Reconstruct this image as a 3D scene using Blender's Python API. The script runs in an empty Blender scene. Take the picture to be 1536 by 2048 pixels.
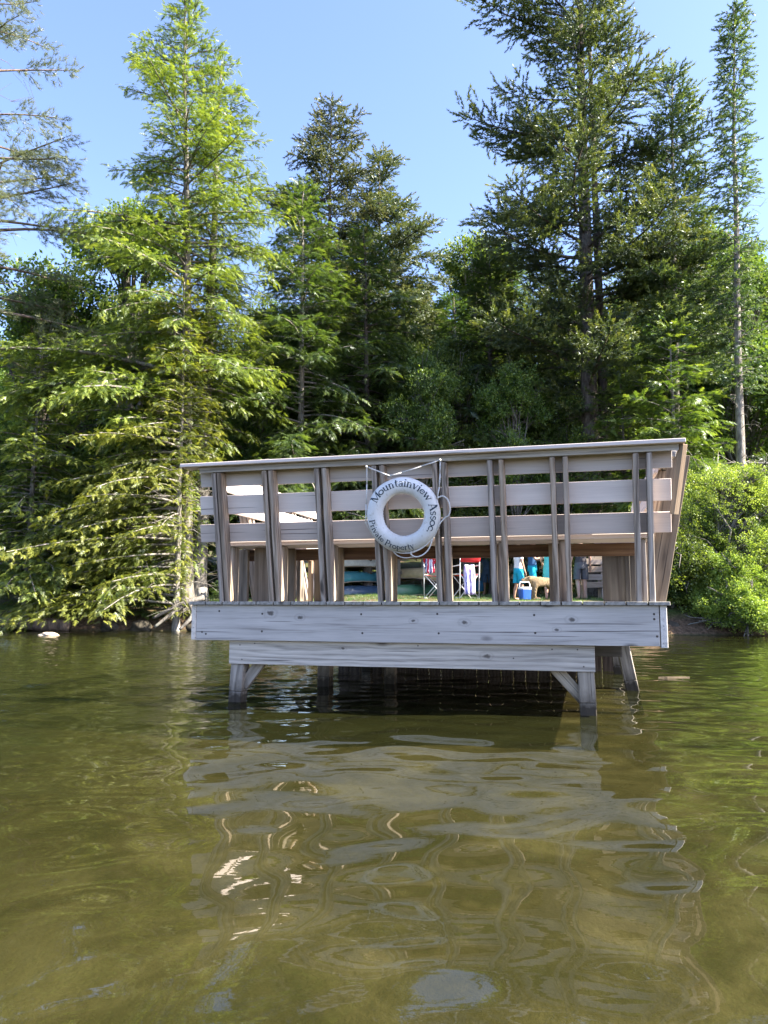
import bpy, bmesh, math, random
import numpy as np
from mathutils import Vector, Matrix

random.seed(4)
RNG = np.random.default_rng(11)
S = bpy.context.scene
COL = S.collection
R = math.radians

# ------------------------------------------------------------------ camera, sky, sun, exposure
CAM_H = 0.82
PITCH = 0.118
cam_d = bpy.data.cameras.new('camera')
cam = bpy.data.objects.new('camera', cam_d)
COL.objects.link(cam)
cam.location = (0, 0, CAM_H)
cam.rotation_euler = (math.pi / 2 + PITCH, 0, 0)
cam_d.sensor_fit = 'VERTICAL'
cam_d.sensor_height = 36.0
cam_d.lens = 1500.0 / 2048.0 * 36.0
cam_d.clip_start = 0.05
cam_d.clip_end = 3000
S.camera = cam

SUN_EL, SUN_H = R(42), (0.972, -0.235)
world = bpy.data.worlds.new('World')
S.world = world
world.use_nodes = True
wn = world.node_tree
bg = wn.nodes['Background']
sky = wn.nodes.new('ShaderNodeTexSky')
sky.sky_type = 'NISHITA'
sky.sun_disc = False
sky.sun_elevation = SUN_EL
sky.sun_rotation = math.atan2(SUN_H[0], SUN_H[1])
sky.altitude = 300
sky.air_density = 1.0
sky.dust_density = 1.3
sky.ozone_density = 4.5
tint = wn.nodes.new('ShaderNodeMix')          # sky colour tint: takes the green out of the clear-air blue
tint.data_type = 'RGBA'
tint.blend_type = 'MULTIPLY'
tint.inputs[0].default_value = 1.0
tint.inputs[7].default_value = (1.0, 0.89, 0.93, 1)
wn.links.new(sky.outputs['Color'], tint.inputs[6])
wn.links.new(tint.outputs[2], bg.inputs['Color'])
bg.inputs['Strength'].default_value = 0.106

sun_d = bpy.data.lights.new('sun', 'SUN')
sun_d.energy = 4.9
sun_d.angle = R(0.55)
sun_d.color = (1.0, 0.92, 0.78)
sun = bpy.data.objects.new('sun', sun_d)
COL.objects.link(sun)
sd = Vector((SUN_H[0] * math.cos(SUN_EL), SUN_H[1] * math.cos(SUN_EL), math.sin(SUN_EL)))
sun.rotation_euler = sd.to_track_quat('Z', 'Y').to_euler()
sun.location = (20, -4, 30)

S.view_settings.view_transform = 'Standard'
S.view_settings.look = 'None'
S.view_settings.exposure = 2.38
S.view_settings.gamma = 1
S.render.engine = 'CYCLES'
S.cycles.use_denoising = True
try:
    S.cycles.denoiser = 'OPENIMAGEDENOISE'
    S.cycles.denoising_input_passes = 'RGB_ALBEDO_NORMAL'
except Exception:
    pass
S.cycles.max_bounces = 7
S.cycles.diffuse_bounces = 3
S.cycles.glossy_bounces = 3
S.cycles.transmission_bounces = 4
S.cycles.transparent_max_bounces = 8
S.cycles.caustics_reflective = False
S.cycles.caustics_refractive = False


# ------------------------------------------------------------------ material helpers
class NT:
    def __init__(self, name):
        self.m = bpy.data.materials.new(name)
        self.m.use_nodes = True
        self.t = self.m.node_tree
        self.t.nodes.clear()
        self.out = self.t.nodes.new('ShaderNodeOutputMaterial')

    def n(self, typ, **kw):
        nd = self.t.nodes.new(typ)
        for k, v in kw.items():
            if k.startswith('i_'):
                key = k[2:]
                key = int(key) if key.isdigit() else key.replace('_', ' ')
                sock = nd.inputs[key]
                if hasattr(v, 'is_linked') or isinstance(v, bpy.types.NodeSocket):
                    self.t.links.new(v, sock)
                else:
                    sock.default_value = v
            else:
                setattr(nd, k, v)
        return nd

    def link(self, a, b):
        self.t.links.new(a, b)

    def math(self, op, a, b=0.0, clamp=False):
        nd = self.n('ShaderNodeMath', operation=op, use_clamp=clamp)
        for i, v in enumerate((a, b)):
            if isinstance(v, bpy.types.NodeSocket):
                self.link(v, nd.inputs[i])
            else:
                nd.inputs[i].default_value = v
        return nd.outputs[0]

    def mix(self, f, a, b, blend='MIX'):
        nd = self.n('ShaderNodeMix', data_type='RGBA', blend_type=blend)
        for i, v in ((0, f), (6, a), (7, b)):
            if isinstance(v, bpy.types.NodeSocket):
                self.link(v, nd.inputs[i])
            else:
                if i and len(v) == 3:
                    v = (*v, 1)
                nd.inputs[i].default_value = v
        return nd.outputs[2]

    def ramp(self, f, stops):
        nd = self.n('ShaderNodeValToRGB')
        self.link(f, nd.inputs[0])
        el = nd.color_ramp.elements
        while len(el) < len(stops):
            el.new(0.5)
        for e, (p, c) in zip(el, stops):
            e.position = p
            if not isinstance(c, (tuple, list)):
                c = (c, c, c)
            e.color = (*c[:3], 1)
        return nd.outputs[0]

    def noise(self, vec, scale, detail=4, rough=0.55, dist=0.0):
        nd = self.n('ShaderNodeTexNoise')
        if vec is not None:
            self.link(vec, nd.inputs['Vector'])
        nd.inputs['Scale'].default_value = scale
        nd.inputs['Detail'].default_value = detail
        nd.inputs['Roughness'].default_value = rough
        nd.inputs['Distortion'].default_value = dist
        return nd.outputs['Fac']

    def mapping(self, vec, scale=(1, 1, 1), loc=(0, 0, 0)):
        nd = self.n('ShaderNodeMapping')
        self.link(vec, nd.inputs['Vector'])
        nd.inputs['Scale'].default_value = scale
        nd.inputs['Location'].default_value = loc
        return nd.outputs[0]

    def bump(self, h, strength=0.5, dist=0.01, normal=None):
        nd = self.n('ShaderNodeBump')
        self.link(h, nd.inputs['Height'])
        nd.inputs['Strength'].default_value = strength
        nd.inputs['Distance'].default_value = dist
        if normal is not None:
            self.link(normal, nd.inputs['Normal'])
        return nd.outputs[0]

    def bsdf(self, color, rough=0.7, normal=None, spec=0.3, **kw):
        nd = self.n('ShaderNodeBsdfPrincipled')
        for key, v in (('Base Color', color), ('Roughness', rough), ('Specular IOR Level', spec)):
            if isinstance(v, bpy.types.NodeSocket):
                self.link(v, nd.inputs[key])
            else:
                if key == 'Base Color' and len(v) == 3:
                    v = (*v, 1)
                nd.inputs[key].default_value = v
        if normal is not None:
            self.link(normal, nd.inputs['Normal'])
        self.link(nd.outputs[0], self.out.inputs[0])
        return nd


def mat_wood(name, light, dark, gap=(0.06, 0.05, 0.045), knots=True, ring=26, contrast=1.0, stain=0.5, bump=0.5, ringamt=0.16, wet=False, knots_at=()):
    """weathered timber; 'grain' holds board coordinates, x along the board"""
    t = NT(name)
    g = t.n('ShaderNodeAttribute', attribute_name='grain').outputs['Vector']
    warp = t.noise(t.mapping(g, (0.55, 4, 4)), 1.0, 4, 0.6)
    sep = t.n('ShaderNodeSeparateXYZ')
    t.link(g, sep.inputs[0])
    yy = t.math('ADD', sep.outputs[1], t.math('MULTIPLY', sep.outputs[2], 0.8))
    # knots
    vor = t.n('ShaderNodeTexVoronoi', feature='F1')
    t.link(t.mapping(g, (1.7, 4.2, 4.2)), vor.inputs['Vector'])
    vor.inputs['Scale'].default_value = 1.0
    kd = vor.outputs['Distance']
    kn = t.math('SUBTRACT', 1.0, t.math('DIVIDE', kd, 0.28), True)
    yk = t.math('ADD', yy, t.math('MULTIPLY', t.math('MULTIPLY', kn, kn), 0.05 if knots else 0.0))
    ph = t.math('ADD', t.math('MULTIPLY', yk, ring * 6.28 * 1.0), t.math('MULTIPLY', warp, 26.0))
    ringv = t.math('ADD', t.math('MULTIPLY', t.math('SINE', ph), 0.5), 0.5)
    fine = t.noise(t.mapping(g, (3.5, 170, 170)), 1.0, 3, 0.65)
    mid = t.noise(t.mapping(g, (1.3, 30, 30)), 1.0, 4, 0.6)
    mixv = t.math('ADD', t.math('MULTIPLY', ringv, ringamt), t.math('ADD', t.math('MULTIPLY', fine, 0.46), t.math('MULTIPLY', mid, 0.68 - ringamt - 0.12)))
    base = t.ramp(mixv, [(0.30, gap), (0.30 + 0.18 / contrast, dark), (0.80, light)])
    # patchy weathering
    st = t.noise(t.mapping(g, (1.1, 3.2, 3.2), (3.1, 0, 0)), 1.0, 5, 0.6)
    base = t.mix(t.math('MULTIPLY', t.ramp(st, [(0.40, 0.0), (0.72, 1.0)]), stain), base, tuple(c * 0.62 for c in dark))
    if knots:
        kc = t.ramp(kd, [(0.07, 1.0), (0.13, 0.0)])
        base = t.mix(t.math('MULTIPLY', kc, 0.8), base, (0.045, 0.035, 0.03))
    # cracks
    ck = t.noise(t.mapping(g, (0.8, 60, 60), (9, 0, 0)), 1.0, 2, 0.5)
    ckm = t.ramp(ck, [(0.30, 1.0), (0.34, 0.0)])
    base = t.mix(t.math('MULTIPLY', ckm, 0.75), base, (0.035, 0.03, 0.028))
    for ku, kz, kr in knots_at:
        oc_ = t.n('ShaderNodeTexCoord').outputs['Object']
        dd = t.n('ShaderNodeVectorMath', operation='DISTANCE')
        t.link(t.mapping(oc_, (0.62, 0.0, 1.0)), dd.inputs[0])
        dd.inputs[1].default_value = (ku * 0.62, 0, kz)
        dk = t.math('ADD', dd.outputs['Value'], t.math('MULTIPLY', t.math('SUBTRACT', t.noise(oc_, 30, 4, 0.6), 0.5), kr * 1.6))
        halo = t.ramp(t.math('DIVIDE', dk, kr * 2.6), [(0.25, 1.0), (1.0, 0.0)])
        rg = t.math('ADD', 0.5, t.math('MULTIPLY', t.math('SINE', t.math('MULTIPLY', dk, 5.0 / kr)), 0.5))
        base = t.mix(t.math('MULTIPLY', t.math('MULTIPLY', halo, rg), 0.32), base, (0.13, 0.105, 0.085))
        base = t.mix(t.ramp(t.math('DIVIDE', dk, kr), [(0.45, 0.8), (1.0, 0.0)]), base, (0.09, 0.075, 0.065))
    oi = t.n('ShaderNodeObjectInfo').outputs['Random']
    hv = t.n('ShaderNodeHueSaturation')
    t.link(base, hv.inputs['Color'])
    t.link(t.math('ADD', t.math('MULTIPLY', oi, 0.36), 0.78), hv.inputs['Value'])
    t.link(t.math('ADD', t.math('MULTIPLY', t.math('FRACT', t.math('MULTIPLY', oi, 7.3)), 0.5), 0.7), hv.inputs['Saturation'])
    base = hv.outputs[0]
    if wet:
        oc = t.n('ShaderNodeTexCoord').outputs['Object']
        sz = t.n('ShaderNodeSeparateXYZ')
        t.link(oc, sz.inputs[0])
        zz = t.math('ADD', sz.outputs[2], t.math('MULTIPLY', t.math('SUBTRACT', t.noise(oc, 16, 5, 0.7), 0.5), -0.16))
        wt = t.ramp(zz, [(0.055, 1.0), (0.105, 0.55), (0.20, 0.0)])
        base = t.mix(t.math('MULTIPLY', wt, 0.92), base, (0.022, 0.018, 0.013))
    hgt = t.math('SUBTRACT', mixv, t.math('MULTIPLY', ckm, 0.6))
    t.bsdf(base, 0.82, t.bump(hgt, bump, 0.006), 0.2)
    return t.m


def mat_plain(name, col, rough=0.6, var=0.15, scale=20, spec=0.3, bump=0.1):
    t = NT(name)
    co = t.n('ShaderNodeTexCoord').outputs['Object']
    n = t.noise(co, scale, 5, 0.6)
    c = t.ramp(n, [(0.25, tuple(x * (1 - var) for x in col)), (0.75, tuple(min(1, x * (1 + var)) for x in col))])
    t.bsdf(c, rough, t.bump(n, bump, 0.01), spec)
    return t.m


def mat_bark(name, a, b, scale=7.0, lichen=0.25):
    t = NT(name)
    co = t.n('ShaderNodeTexCoord').outputs['Object']
    n = t.noise(t.mapping(co, (1, 1, 0.28)), scale * 1.6, 6, 0.65, 0.4)
    l = t.noise(co, 3.2, 5, 0.65)
    c = t.ramp(n, [(0.34, a), (0.66, b)])
    c = t.mix(t.math('MULTIPLY', t.ramp(l, [(0.55, 0.0), (0.64, 1.0)]), lichen), c, (0.34, 0.36, 0.30))
    t.bsdf(c, 0.9, t.bump(n, 0.9, 0.04), 0.15)
    return t.m


def mat_leaf(name, dark, mid, tip, trans=0.38, gloss=0.05):
    """tint attribute: 0 old needle .. 1 fresh growth at the twig tips"""
    t = NT(name)
    a = t.n('ShaderNodeAttribute', attribute_name='tint').outputs['Fac']
    oi = t.n('ShaderNodeObjectInfo').outputs['Random']
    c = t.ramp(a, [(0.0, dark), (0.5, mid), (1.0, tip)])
    hs = t.n('ShaderNodeHueSaturation')
    t.link(c, hs.inputs['Color'])
    t.link(t.math('ADD', t.math('MULTIPLY', oi, 0.03), 0.485), hs.inputs['Hue'])
    t.link(t.math('ADD', t.math('MULTIPLY', oi, 0.3), 0.85), hs.inputs['Value'])
    c = hs.outputs[0]
    d = t.n('ShaderNodeBsdfDiffuse')
    t.link(c, d.inputs[0])
    tr = t.n('ShaderNodeBsdfTranslucent')
    t.link(t.mix(1.0, c, (1.0, 1.0, 0.55), 'MULTIPLY'), tr.inputs[0])
    m1 = t.n('ShaderNodeMixShader')
    m1.inputs[0].default_value = trans
    t.link(d.outputs[0], m1.inputs[1])
    t.link(tr.outputs[0], m1.inputs[2])
    gl = t.n('ShaderNodeBsdfGlossy')
    gl.inputs['Roughness'].default_value = 0.45
    gl.inputs['Color'].default_value = (0.9, 0.95, 1, 1)
    m2 = t.n('ShaderNodeMixShader')
    m2.inputs[0].default_value = gloss
    t.link(m1.outputs[0], m2.inputs[1])
    t.link(gl.outputs[0], m2.inputs[2])
    t.link(m2.outputs[0], t.out.inputs[0])
    return t.m


M = {}
M['fascia'] = mat_wood('wood_silver', (0.80, 0.735, 0.66), (0.60, 0.545, 0.48), (0.24, 0.215, 0.19), ring=16, stain=0.45, bump=0.3, ringamt=0.05, knots_at=((.70, .722, .024), (.954, .690, .017), (1.875, .670, .014), (2.267, .660, .018), (3.045, .685, .019), (2.94, .612, .013)))
M['beam'] = mat_wood('wood_beam', (0.72, 0.665, 0.59), (0.45, 0.41, 0.36), (0.13, 0.12, 0.105), ring=24, contrast=0.9, stain=0.55, ringamt=0.15, knots_at=((2.42, .41, .02), (1.3, .45, .012)))
M['post'] = mat_wood('wood_post', (0.60, 0.51, 0.425), (0.31, 0.25, 0.195), (0.08, 0.058, 0.044), ring=30, stain=0.55, ringamt=.22)
M['slat'] = mat_wood('wood_slat', (0.80, 0.685, 0.605), (0.73, 0.62, 0.545), (0.60, 0.50, 0.44), knots=False, ring=12, contrast=0.6, stain=0.15, bump=0.12, ringamt=0.03)
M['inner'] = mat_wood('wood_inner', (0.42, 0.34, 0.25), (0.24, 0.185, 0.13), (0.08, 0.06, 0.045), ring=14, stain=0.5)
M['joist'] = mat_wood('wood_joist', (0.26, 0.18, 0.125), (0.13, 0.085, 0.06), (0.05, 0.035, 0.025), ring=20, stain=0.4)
M['deck'] = mat_wood('wood_deck', (0.50, 0.475, 0.42), (0.32, 0.30, 0.26), (0.15, 0.14, 0.12), ring=18, stain=0.4)
M['pile'] = mat_wood('wood_pile', (0.56, 0.485, 0.385), (0.31, 0.26, 0.20), (0.06, 0.055, 0.045), ring=18, stain=0.6, wet=True)
M['wet'] = mat_plain('dark_wood', (0.028, 0.020, 0.016), 0.35, 0.3, 30, 0.5, 0.3)
M['nail'] = mat_plain('rusty_nail', (0.045, 0.035, 0.03), 0.6, 0.3, 60, 0.4)
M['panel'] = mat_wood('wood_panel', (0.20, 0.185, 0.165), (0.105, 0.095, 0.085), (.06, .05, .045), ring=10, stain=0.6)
M['adirondack'] = mat_wood('wood_tan', (0.46, 0.37, 0.28), (0.35, 0.27, 0.2), (0.25, 0.19, 0.14), knots=False, ring=14, stain=0.2)

BARK_GREY = mat_bark('bark_grey', (0.075, 0.065, 0.055), (0.27, 0.245, 0.215), 7, 0.35)
BARK_DARK = mat_bark('bark_dark', (0.045, 0.037, 0.03), (0.155, 0.13, 0.11), 7, 0.2)
BARK_PALE = mat_bark('bark_pale', (0.12, 0.105, 0.09), (0.36, 0.33, 0.29), 9, 0.4)
BARK_PINE = mat_bark('bark_pine', (0.10, 0.075, 0.06), (0.30, 0.22, 0.17), 6, 0.15)
DEADWOOD = mat_bark('dead_wood', (0.22, 0.20, 0.18), (0.46, 0.43, 0.39), 10, 0.1)

LEAF_HEM = mat_leaf('needles_hemlock', (0.062, 0.105, 0.018), (0.180, 0.235, 0.036), (0.390, 0.430, 0.060), 0.50)
LEAF_HEMD = mat_leaf('needles_hemlock_shaded', (0.038, 0.074, 0.018), (0.105, 0.158, 0.030), (0.250, 0.300, 0.050), 0.50)  # darker copy of the hemlock needles, shade put into the colour
LEAF_SPR = mat_leaf('needles_spruce', (0.040, 0.076, 0.026), (0.115, 0.170, 0.044), (0.265, 0.305, 0.066), 0.42)
LEAF_SPRB = mat_leaf('needles_spruce_cones', (0.052, 0.078, 0.028), (0.125, 0.150, 0.050), (0.245, 0.225, 0.080), 0.38)
LEAF_PINE = mat_leaf('needles_pine', (0.09, 0.125, 0.065), (0.19, 0.225, 0.11), (0.30, 0.31, 0.14), 0.45)
LEAF_BROAD = mat_leaf('leaves_broad', (0.046, 0.092, 0.020), (0.115, 0.190, 0.034), (0.235, 0.320, 0.055), 0.52, 0.03)
LEAF_BUSH = mat_leaf('leaves_bush', (0.100, 0.160, 0.025), (0.245, 0.335, 0.055), (0.420, 0.490, 0.100), 0.52, 0.03)
GRASS = mat_leaf('grass_blades', (0.045, 0.09, 0.02), (0.085, 0.15, 0.03), (0.17, 0.24, 0.05), 0.4)


# ------------------------------------------------------------------ object helpers
def tag(o, label=None, cat=None, group=None, kind=None):
    if label: o['label'] = label
    if cat: o['category'] = cat
    if group: o['group'] = group
    if kind: o['kind'] = kind
    return o


def empty(name, loc=(0, 0, 0), rz=0.0, label=None, cat=None, group=None):
    o = bpy.data.objects.new(name, None)
    o.empty_display_size = 0.2
    COL.objects.link(o)
    o.location = loc
    o.rotation_euler = (0, 0, rz)
    return tag(o, label, cat, group)


def link_mesh(name, me, mat, parent=None):
    o = bpy.data.objects.new(name, me)
    if mat is not None:
        for m in (mat if isinstance(mat, (list, tuple)) else [mat]):
            me.materials.append(m)
    COL.objects.link(o)
    if parent is not None:
        o.parent = parent
    return o


def np_mesh(name, V, Fc, smooth=False, attrs=None, mats=None):
    """V (N,3); Fc (M,k) with k=3 or 4, or a list of such arrays"""
    me = bpy.data.meshes.new(name)
    if not isinstance(Fc, list):
        Fc = [Fc]
    V = np.asarray(V, np.float32)
    loops = np.concatenate([f.reshape(-1) for f in Fc]).astype(np.int32)
    tot = np.concatenate([np.full(len(f), f.shape[1], np.int32) for f in Fc])
    start = np.concatenate([[0], np.cumsum(tot)[:-1]]).astype(np.int32)
    me.vertices.add(len(V))
    me.vertices.foreach_set('co', V.reshape(-1))
    me.loops.add(len(loops))
    me.loops.foreach_set('vertex_index', loops)
    me.polygons.add(len(tot))
    me.polygons.foreach_set('loop_start', start)
    me.polygons.foreach_set('loop_total', tot)
    if smooth:
        me.polygons.foreach_set('use_smooth', np.ones(len(tot), bool))
    if mats is not None:
        me.polygons.foreach_set('material_index', np.asarray(mats, np.int32))
    for k, v in (attrs or {}).items():
        v = np.asarray(v, np.float32)
        a = me.attributes.new(k, 'FLOAT' if v.ndim == 1 else 'FLOAT_VECTOR', 'POINT')
        a.data.foreach_set('value' if v.ndim == 1 else 'vector', v.reshape(-1))
    me.update(calc_edges=True)
    me.validate()
    return me


class MB:
    """collects boards, tubes and lofts and links them as one mesh"""

    def __init__(self):
        self.V, self.F, self.G, self.Mi, self.n = [], [], [], [], 0

    def add(self, V, F, G=None, mi=0):
        V = np.asarray(V, float)
        self.V.append(V)
        G = V if G is None else np.asarray(G, float)
        self.G.append(G)
        for f in F:
            self.F.append([i + self.n for i in f])
            self.Mi.append(mi)
        self.n += len(V)
        return self

    def board(self, a, b, wdir, w, t, seg=0, mi=0, wob=0.0012, taper=None):
        """board from a to b (centre line), w wide along wdir, t thick across"""
        a, b = np.array(a, float), np.array(b, float)
        L = np.linalg.norm(b - a)
        ex = (b - a) / L
        ey = np.array(wdir, float)
        ey = ey - ex * (ey @ ex)
        ey /= np.linalg.norm(ey)
        ez = np.cross(ex, ey)
        seg = seg or max(1, int(L / 0.35))
        off = np.array([random.uniform(0, 40), random.uniform(0, 9), random.uniform(0, 9)])
        V, G = [], []
        for i in range(seg + 1):
            s = i / seg
            k = 1.0 if taper is None else 1 + (taper - 1) * s
            for sy, sz in ((-1, -1), (1, -1), (1, 1), (-1, 1)):
                dy = sy * w * k / 2 + random.uniform(-wob, wob)
                dz = sz * t / 2 + random.uniform(-wob, wob) * 0.5
                V.append(a + ex * (L * s) + ey * dy + ez * dz)
                G.append(off + [L * s, dy, dz])
        F = [(3, 2, 1, 0), tuple(seg * 4 + j for j in range(4))]
        for i in range(seg):
            for j in range(4):
                k = (j + 1) % 4
                F.append((i * 4 + j, i * 4 + k, i * 4 + 4 + k, i * 4 + 4 + j))
        return self.add(V, F, G, mi)

    def tube(self, pts, radii, sides=6, mi=0, cap=True):
        pts = [np.array(p, float) for p in pts]
        if not hasattr(radii, '__len__'):
            radii = [radii] * len(pts)
        V, F = [], []
        ref = None
        for i, p in enumerate(pts):
            d = pts[min(i + 1, len(pts) - 1)] - pts[max(i - 1, 0)]
            d = d / (np.linalg.norm(d) + 1e-9)
            if ref is None:
                ref = np.cross(d, [0.31, 0.87, 0.4] if abs(d[2]) > 0.8 else [0, 0, 1])
            ref = ref - d * (ref @ d)
            ref /= np.linalg.norm(ref) + 1e-9
            bi = np.cross(d, ref)
            for j in range(sides):
                an = 2 * math.pi * j / sides
                V.append(p + (ref * math.cos(an) + bi * math.sin(an)) * radii[i])
        for i in range(len(pts) - 1):
            for j in range(sides):
                k = (j + 1) % sides
                F.append((i * sides + j, i * sides + k, (i + 1) * sides + k, (i + 1) * sides + j))
        if cap:
            F.append(tuple(range(sides))[::-1])
            F.append(tuple((len(pts) - 1) * sides + j for j in range(sides)))
        return self.add(V, F, None, mi)

    def loft(self, rings, mi=0, cap=(True, True)):
        """rings: list of (k,3) arrays of equal length"""
        k = len(rings[0])
        V = np.concatenate([np.asarray(r, float) for r in rings])
        F = []
        for i in range(len(rings) - 1):
            for j in range(k):
                jj = (j + 1) % k
                F.append((i * k + j, i * k + jj, (i + 1) * k + jj, (i + 1) * k + j))
        if cap[0]: F.append(tuple(range(k))[::-1])
        if cap[1]: F.append(tuple((len(rings) - 1) * k + j for j in range(k)))
        return self.add(V, F, None, mi)

    def build(self, name, mat, parent=None, smooth=False, bevel=0.0):
        me = bpy.data.meshes.new(name)
        me.from_pydata(np.concatenate(self.V).tolist(), [], self.F)
        a = me.attributes.new('grain', 'FLOAT_VECTOR', 'POINT')
        a.data.foreach_set('vector', np.concatenate(self.G).astype(np.float32).reshape(-1))
        me.polygons.foreach_set('material_index', np.array(self.Mi, np.int32))
        if smooth:
            me.polygons.foreach_set('use_smooth', np.ones(len(me.polygons), bool))
        me.update()
        o = link_mesh(name, me, mat, parent)
        if bevel:
            bm = o.modifiers.new('edge', 'BEVEL')
            bm.width = bevel
            bm.segments = 1
            bm.limit_method = 'ANGLE'
        return o


def ring(c, rx, ry, n=14, z=None, tilt=0):
    a = np.arange(n) * 2 * math.pi / n
    c = np.array(c, float)
    return np.stack([c[0] + rx * np.cos(a), c[1] + ry * np.sin(a), np.full(n, c[2])], 1)


def vnoise(x, y, seed=0):
    """cheap smooth value noise built from sines"""
    r = np.random.default_rng(seed)
    o = 0
    for k in range(7):
        a, f, p = r.uniform(0, 6.28), 0.6 * 1.55 ** k, r.uniform(0, 6.28)
        o = o + np.sin((x * math.cos(a) + y * math.sin(a)) * f + p) / (1.3 ** k)
    return o / 3.0


# ------------------------------------------------------------------ terrain and water
def shore_y(X):
    s = 20.8 + (18.0 - 20.8) / (1 + np.exp(-(X + 1.8) * 1.6))
    s = s + 0.35 * np.clip((X - 5) / 3, 0, 3)
    return s + 0.22 * vnoise(X * 1.3, X * 0 + 2.0, 5)


def terrain_z(X, Y):
    d = Y - shore_y(X)
    n = vnoise(X, Y, 3)
    depth = -0.10 - 0.10 * (1 - np.exp(-np.clip(-d, 0, 50) / 2.0)) - 0.030 * np.clip(6.5 - Y, 0, 8)
    depth = depth + 0.020 * n
    steep = np.where((X > -1.0) & (X < 6.4), 0.5, 1.4)
    up = -0.10 + 0.92 * (1 - np.exp(-np.clip(d, 0, 80) / steep * 1.8)) + 0.022 * np.clip(d, 0, 10)
    up = up + 0.11 * np.clip(d - 10, 0, 80) + 0.05 * n * np.clip(d / 3, 0.3, 3)
    return np.where(d < 0, depth, up)


def grid_axis(segs):
    out = [np.arange(a, b, s) for a, b, s in segs]
    return np.concatenate(out + [[segs[-1][1]]])


def grid_mesh(name, xs, ys, zf):
    X, Y = np.meshgrid(xs, ys)
    Z = zf(X, Y)
    V = np.stack([X, Y, Z], -1).reshape(-1, 3)
    nx, ny = len(xs), len(ys)
    i = np.arange(nx * ny).reshape(ny, nx)
    F = np.stack([i[:-1, :-1], i[:-1, 1:], i[1:, 1:], i[1:, :-1]], -1).reshape(-1, 4)
    return np_mesh(name, V, F, smooth=True)


t = NT('ground_soil')
co = t.n('ShaderNodeTexCoord').outputs['Object']
sep = t.n('ShaderNodeSeparateXYZ')
t.link(co, sep.inputs[0])
n1 = t.noise(co, 1.5, 6, 0.62, 0.6)
n2 = t.noise(co, 14, 5, 0.7)
n3 = t.noise(co, 0.55, 4, 0.6)
bed = t.ramp(n1, [(0.36, (0.055, 0.048, 0.022)), (0.5, (0.130, 0.108, 0.056)), (0.64, (0.29, 0.25, 0.14))])
bed = t.mix(t.math('MULTIPLY', n2, 0.35), bed, (0.085, 0.07, 0.024))
peb = t.n('ShaderNodeTexVoronoi', feature='F1')
t.link(co, peb.inputs['Vector'])
peb.inputs['Scale'].default_value = 9.0
pc = t.ramp(peb.outputs['Distance'], [(0.12, (0.24, 0.20, 0.10)), (0.42, (0.09, 0.075, 0.03))])
bed = t.mix(t.math('MULTIPLY', t.ramp(n3, [(0.46, 0.0), (0.60, 1.0)]), 0.5), bed, pc)
# bed painted darker to the sides, in place of deeper, dimmer water
wd = t.math('ADD', t.math('MULTIPLY', t.math('SUBTRACT', -1.3, sep.outputs[0]), 0.55), t.math('MULTIPLY', t.math('SUBTRACT', n1, 0.5), 3.0))
wd2 = t.math('ADD', t.math('MULTIPLY', t.math('SUBTRACT', sep.outputs[0], 2.1), 0.5), t.math('MULTIPLY', t.math('SUBTRACT', n3, 0.5), 5.0))
wd = t.math('MAXIMUM', t.math('MINIMUM', t.math('MAXIMUM', wd, wd2), 1.0), 0.0)
bed = t.mix(t.math('MULTIPLY', wd, 0.88), bed, (0.034, 0.046, 0.018))
soil = t.ramp(n2, [(0.35, (0.05, 0.035, 0.022)), (0.65, (0.17, 0.115, 0.075))])
moss = t.ramp(n2, [(0.3, (0.045, 0.075, 0.018)), (0.7, (0.11, 0.15, 0.035))])
land = t.mix(t.ramp(n1, [(0.42, 0.0), (0.58, 1.0)]), soil, moss)
bank = t.mix(t.math('MULTIPLY', t.math('SUBTRACT', sep.outputs[2], 0.35), 4.0, True), soil, land)
col = t.mix(t.math('MULTIPLY', t.math('ADD', sep.outputs[2], 0.02), 14.0, True), bed, bank)
t.bsdf(col, 0.9, t.bump(n2, 0.6, 0.03), 0.1)
M['ground'] = t.m

xs = grid_axis([(-120, -16, 4), (-16, 14, 0.2), (14, 120, 4)])
ys = grid_axis([(-60, 0, 4), (0, 26, 0.2), (26, 140, 3)])
ground = link_mesh('ground', grid_mesh('ground', xs, ys, terrain_z), M['ground'])
tag(ground, kind='structure')


WAVES, RIPPLES = [], []
wr = np.random.default_rng(21)
for k in range(64):
    lam = 0.19 * (0.75 / 0.19) ** wr.random()
    th = math.pi / 2 + wr.normal(0, 0.75) + 0.12
    slope = 0.0086 * (1.15 if 0.25 < lam < 0.55 else 0.75)
    kk = 2 * math.pi / lam
    WAVES.append((kk * math.cos(th), kk * math.sin(th), wr.uniform(0, 6.28), slope / kk))


for k in range(30):
    lam = 0.10 * (0.19 / 0.10) ** wr.random()
    th = math.pi / 2 + wr.normal(0, 0.6) + 0.12
    kk = 2 * math.pi / lam
    RIPPLES.append((kk * math.cos(th), kk * math.sin(th), wr.uniform(0, 6.28), 0.0052 / kk))


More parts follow.
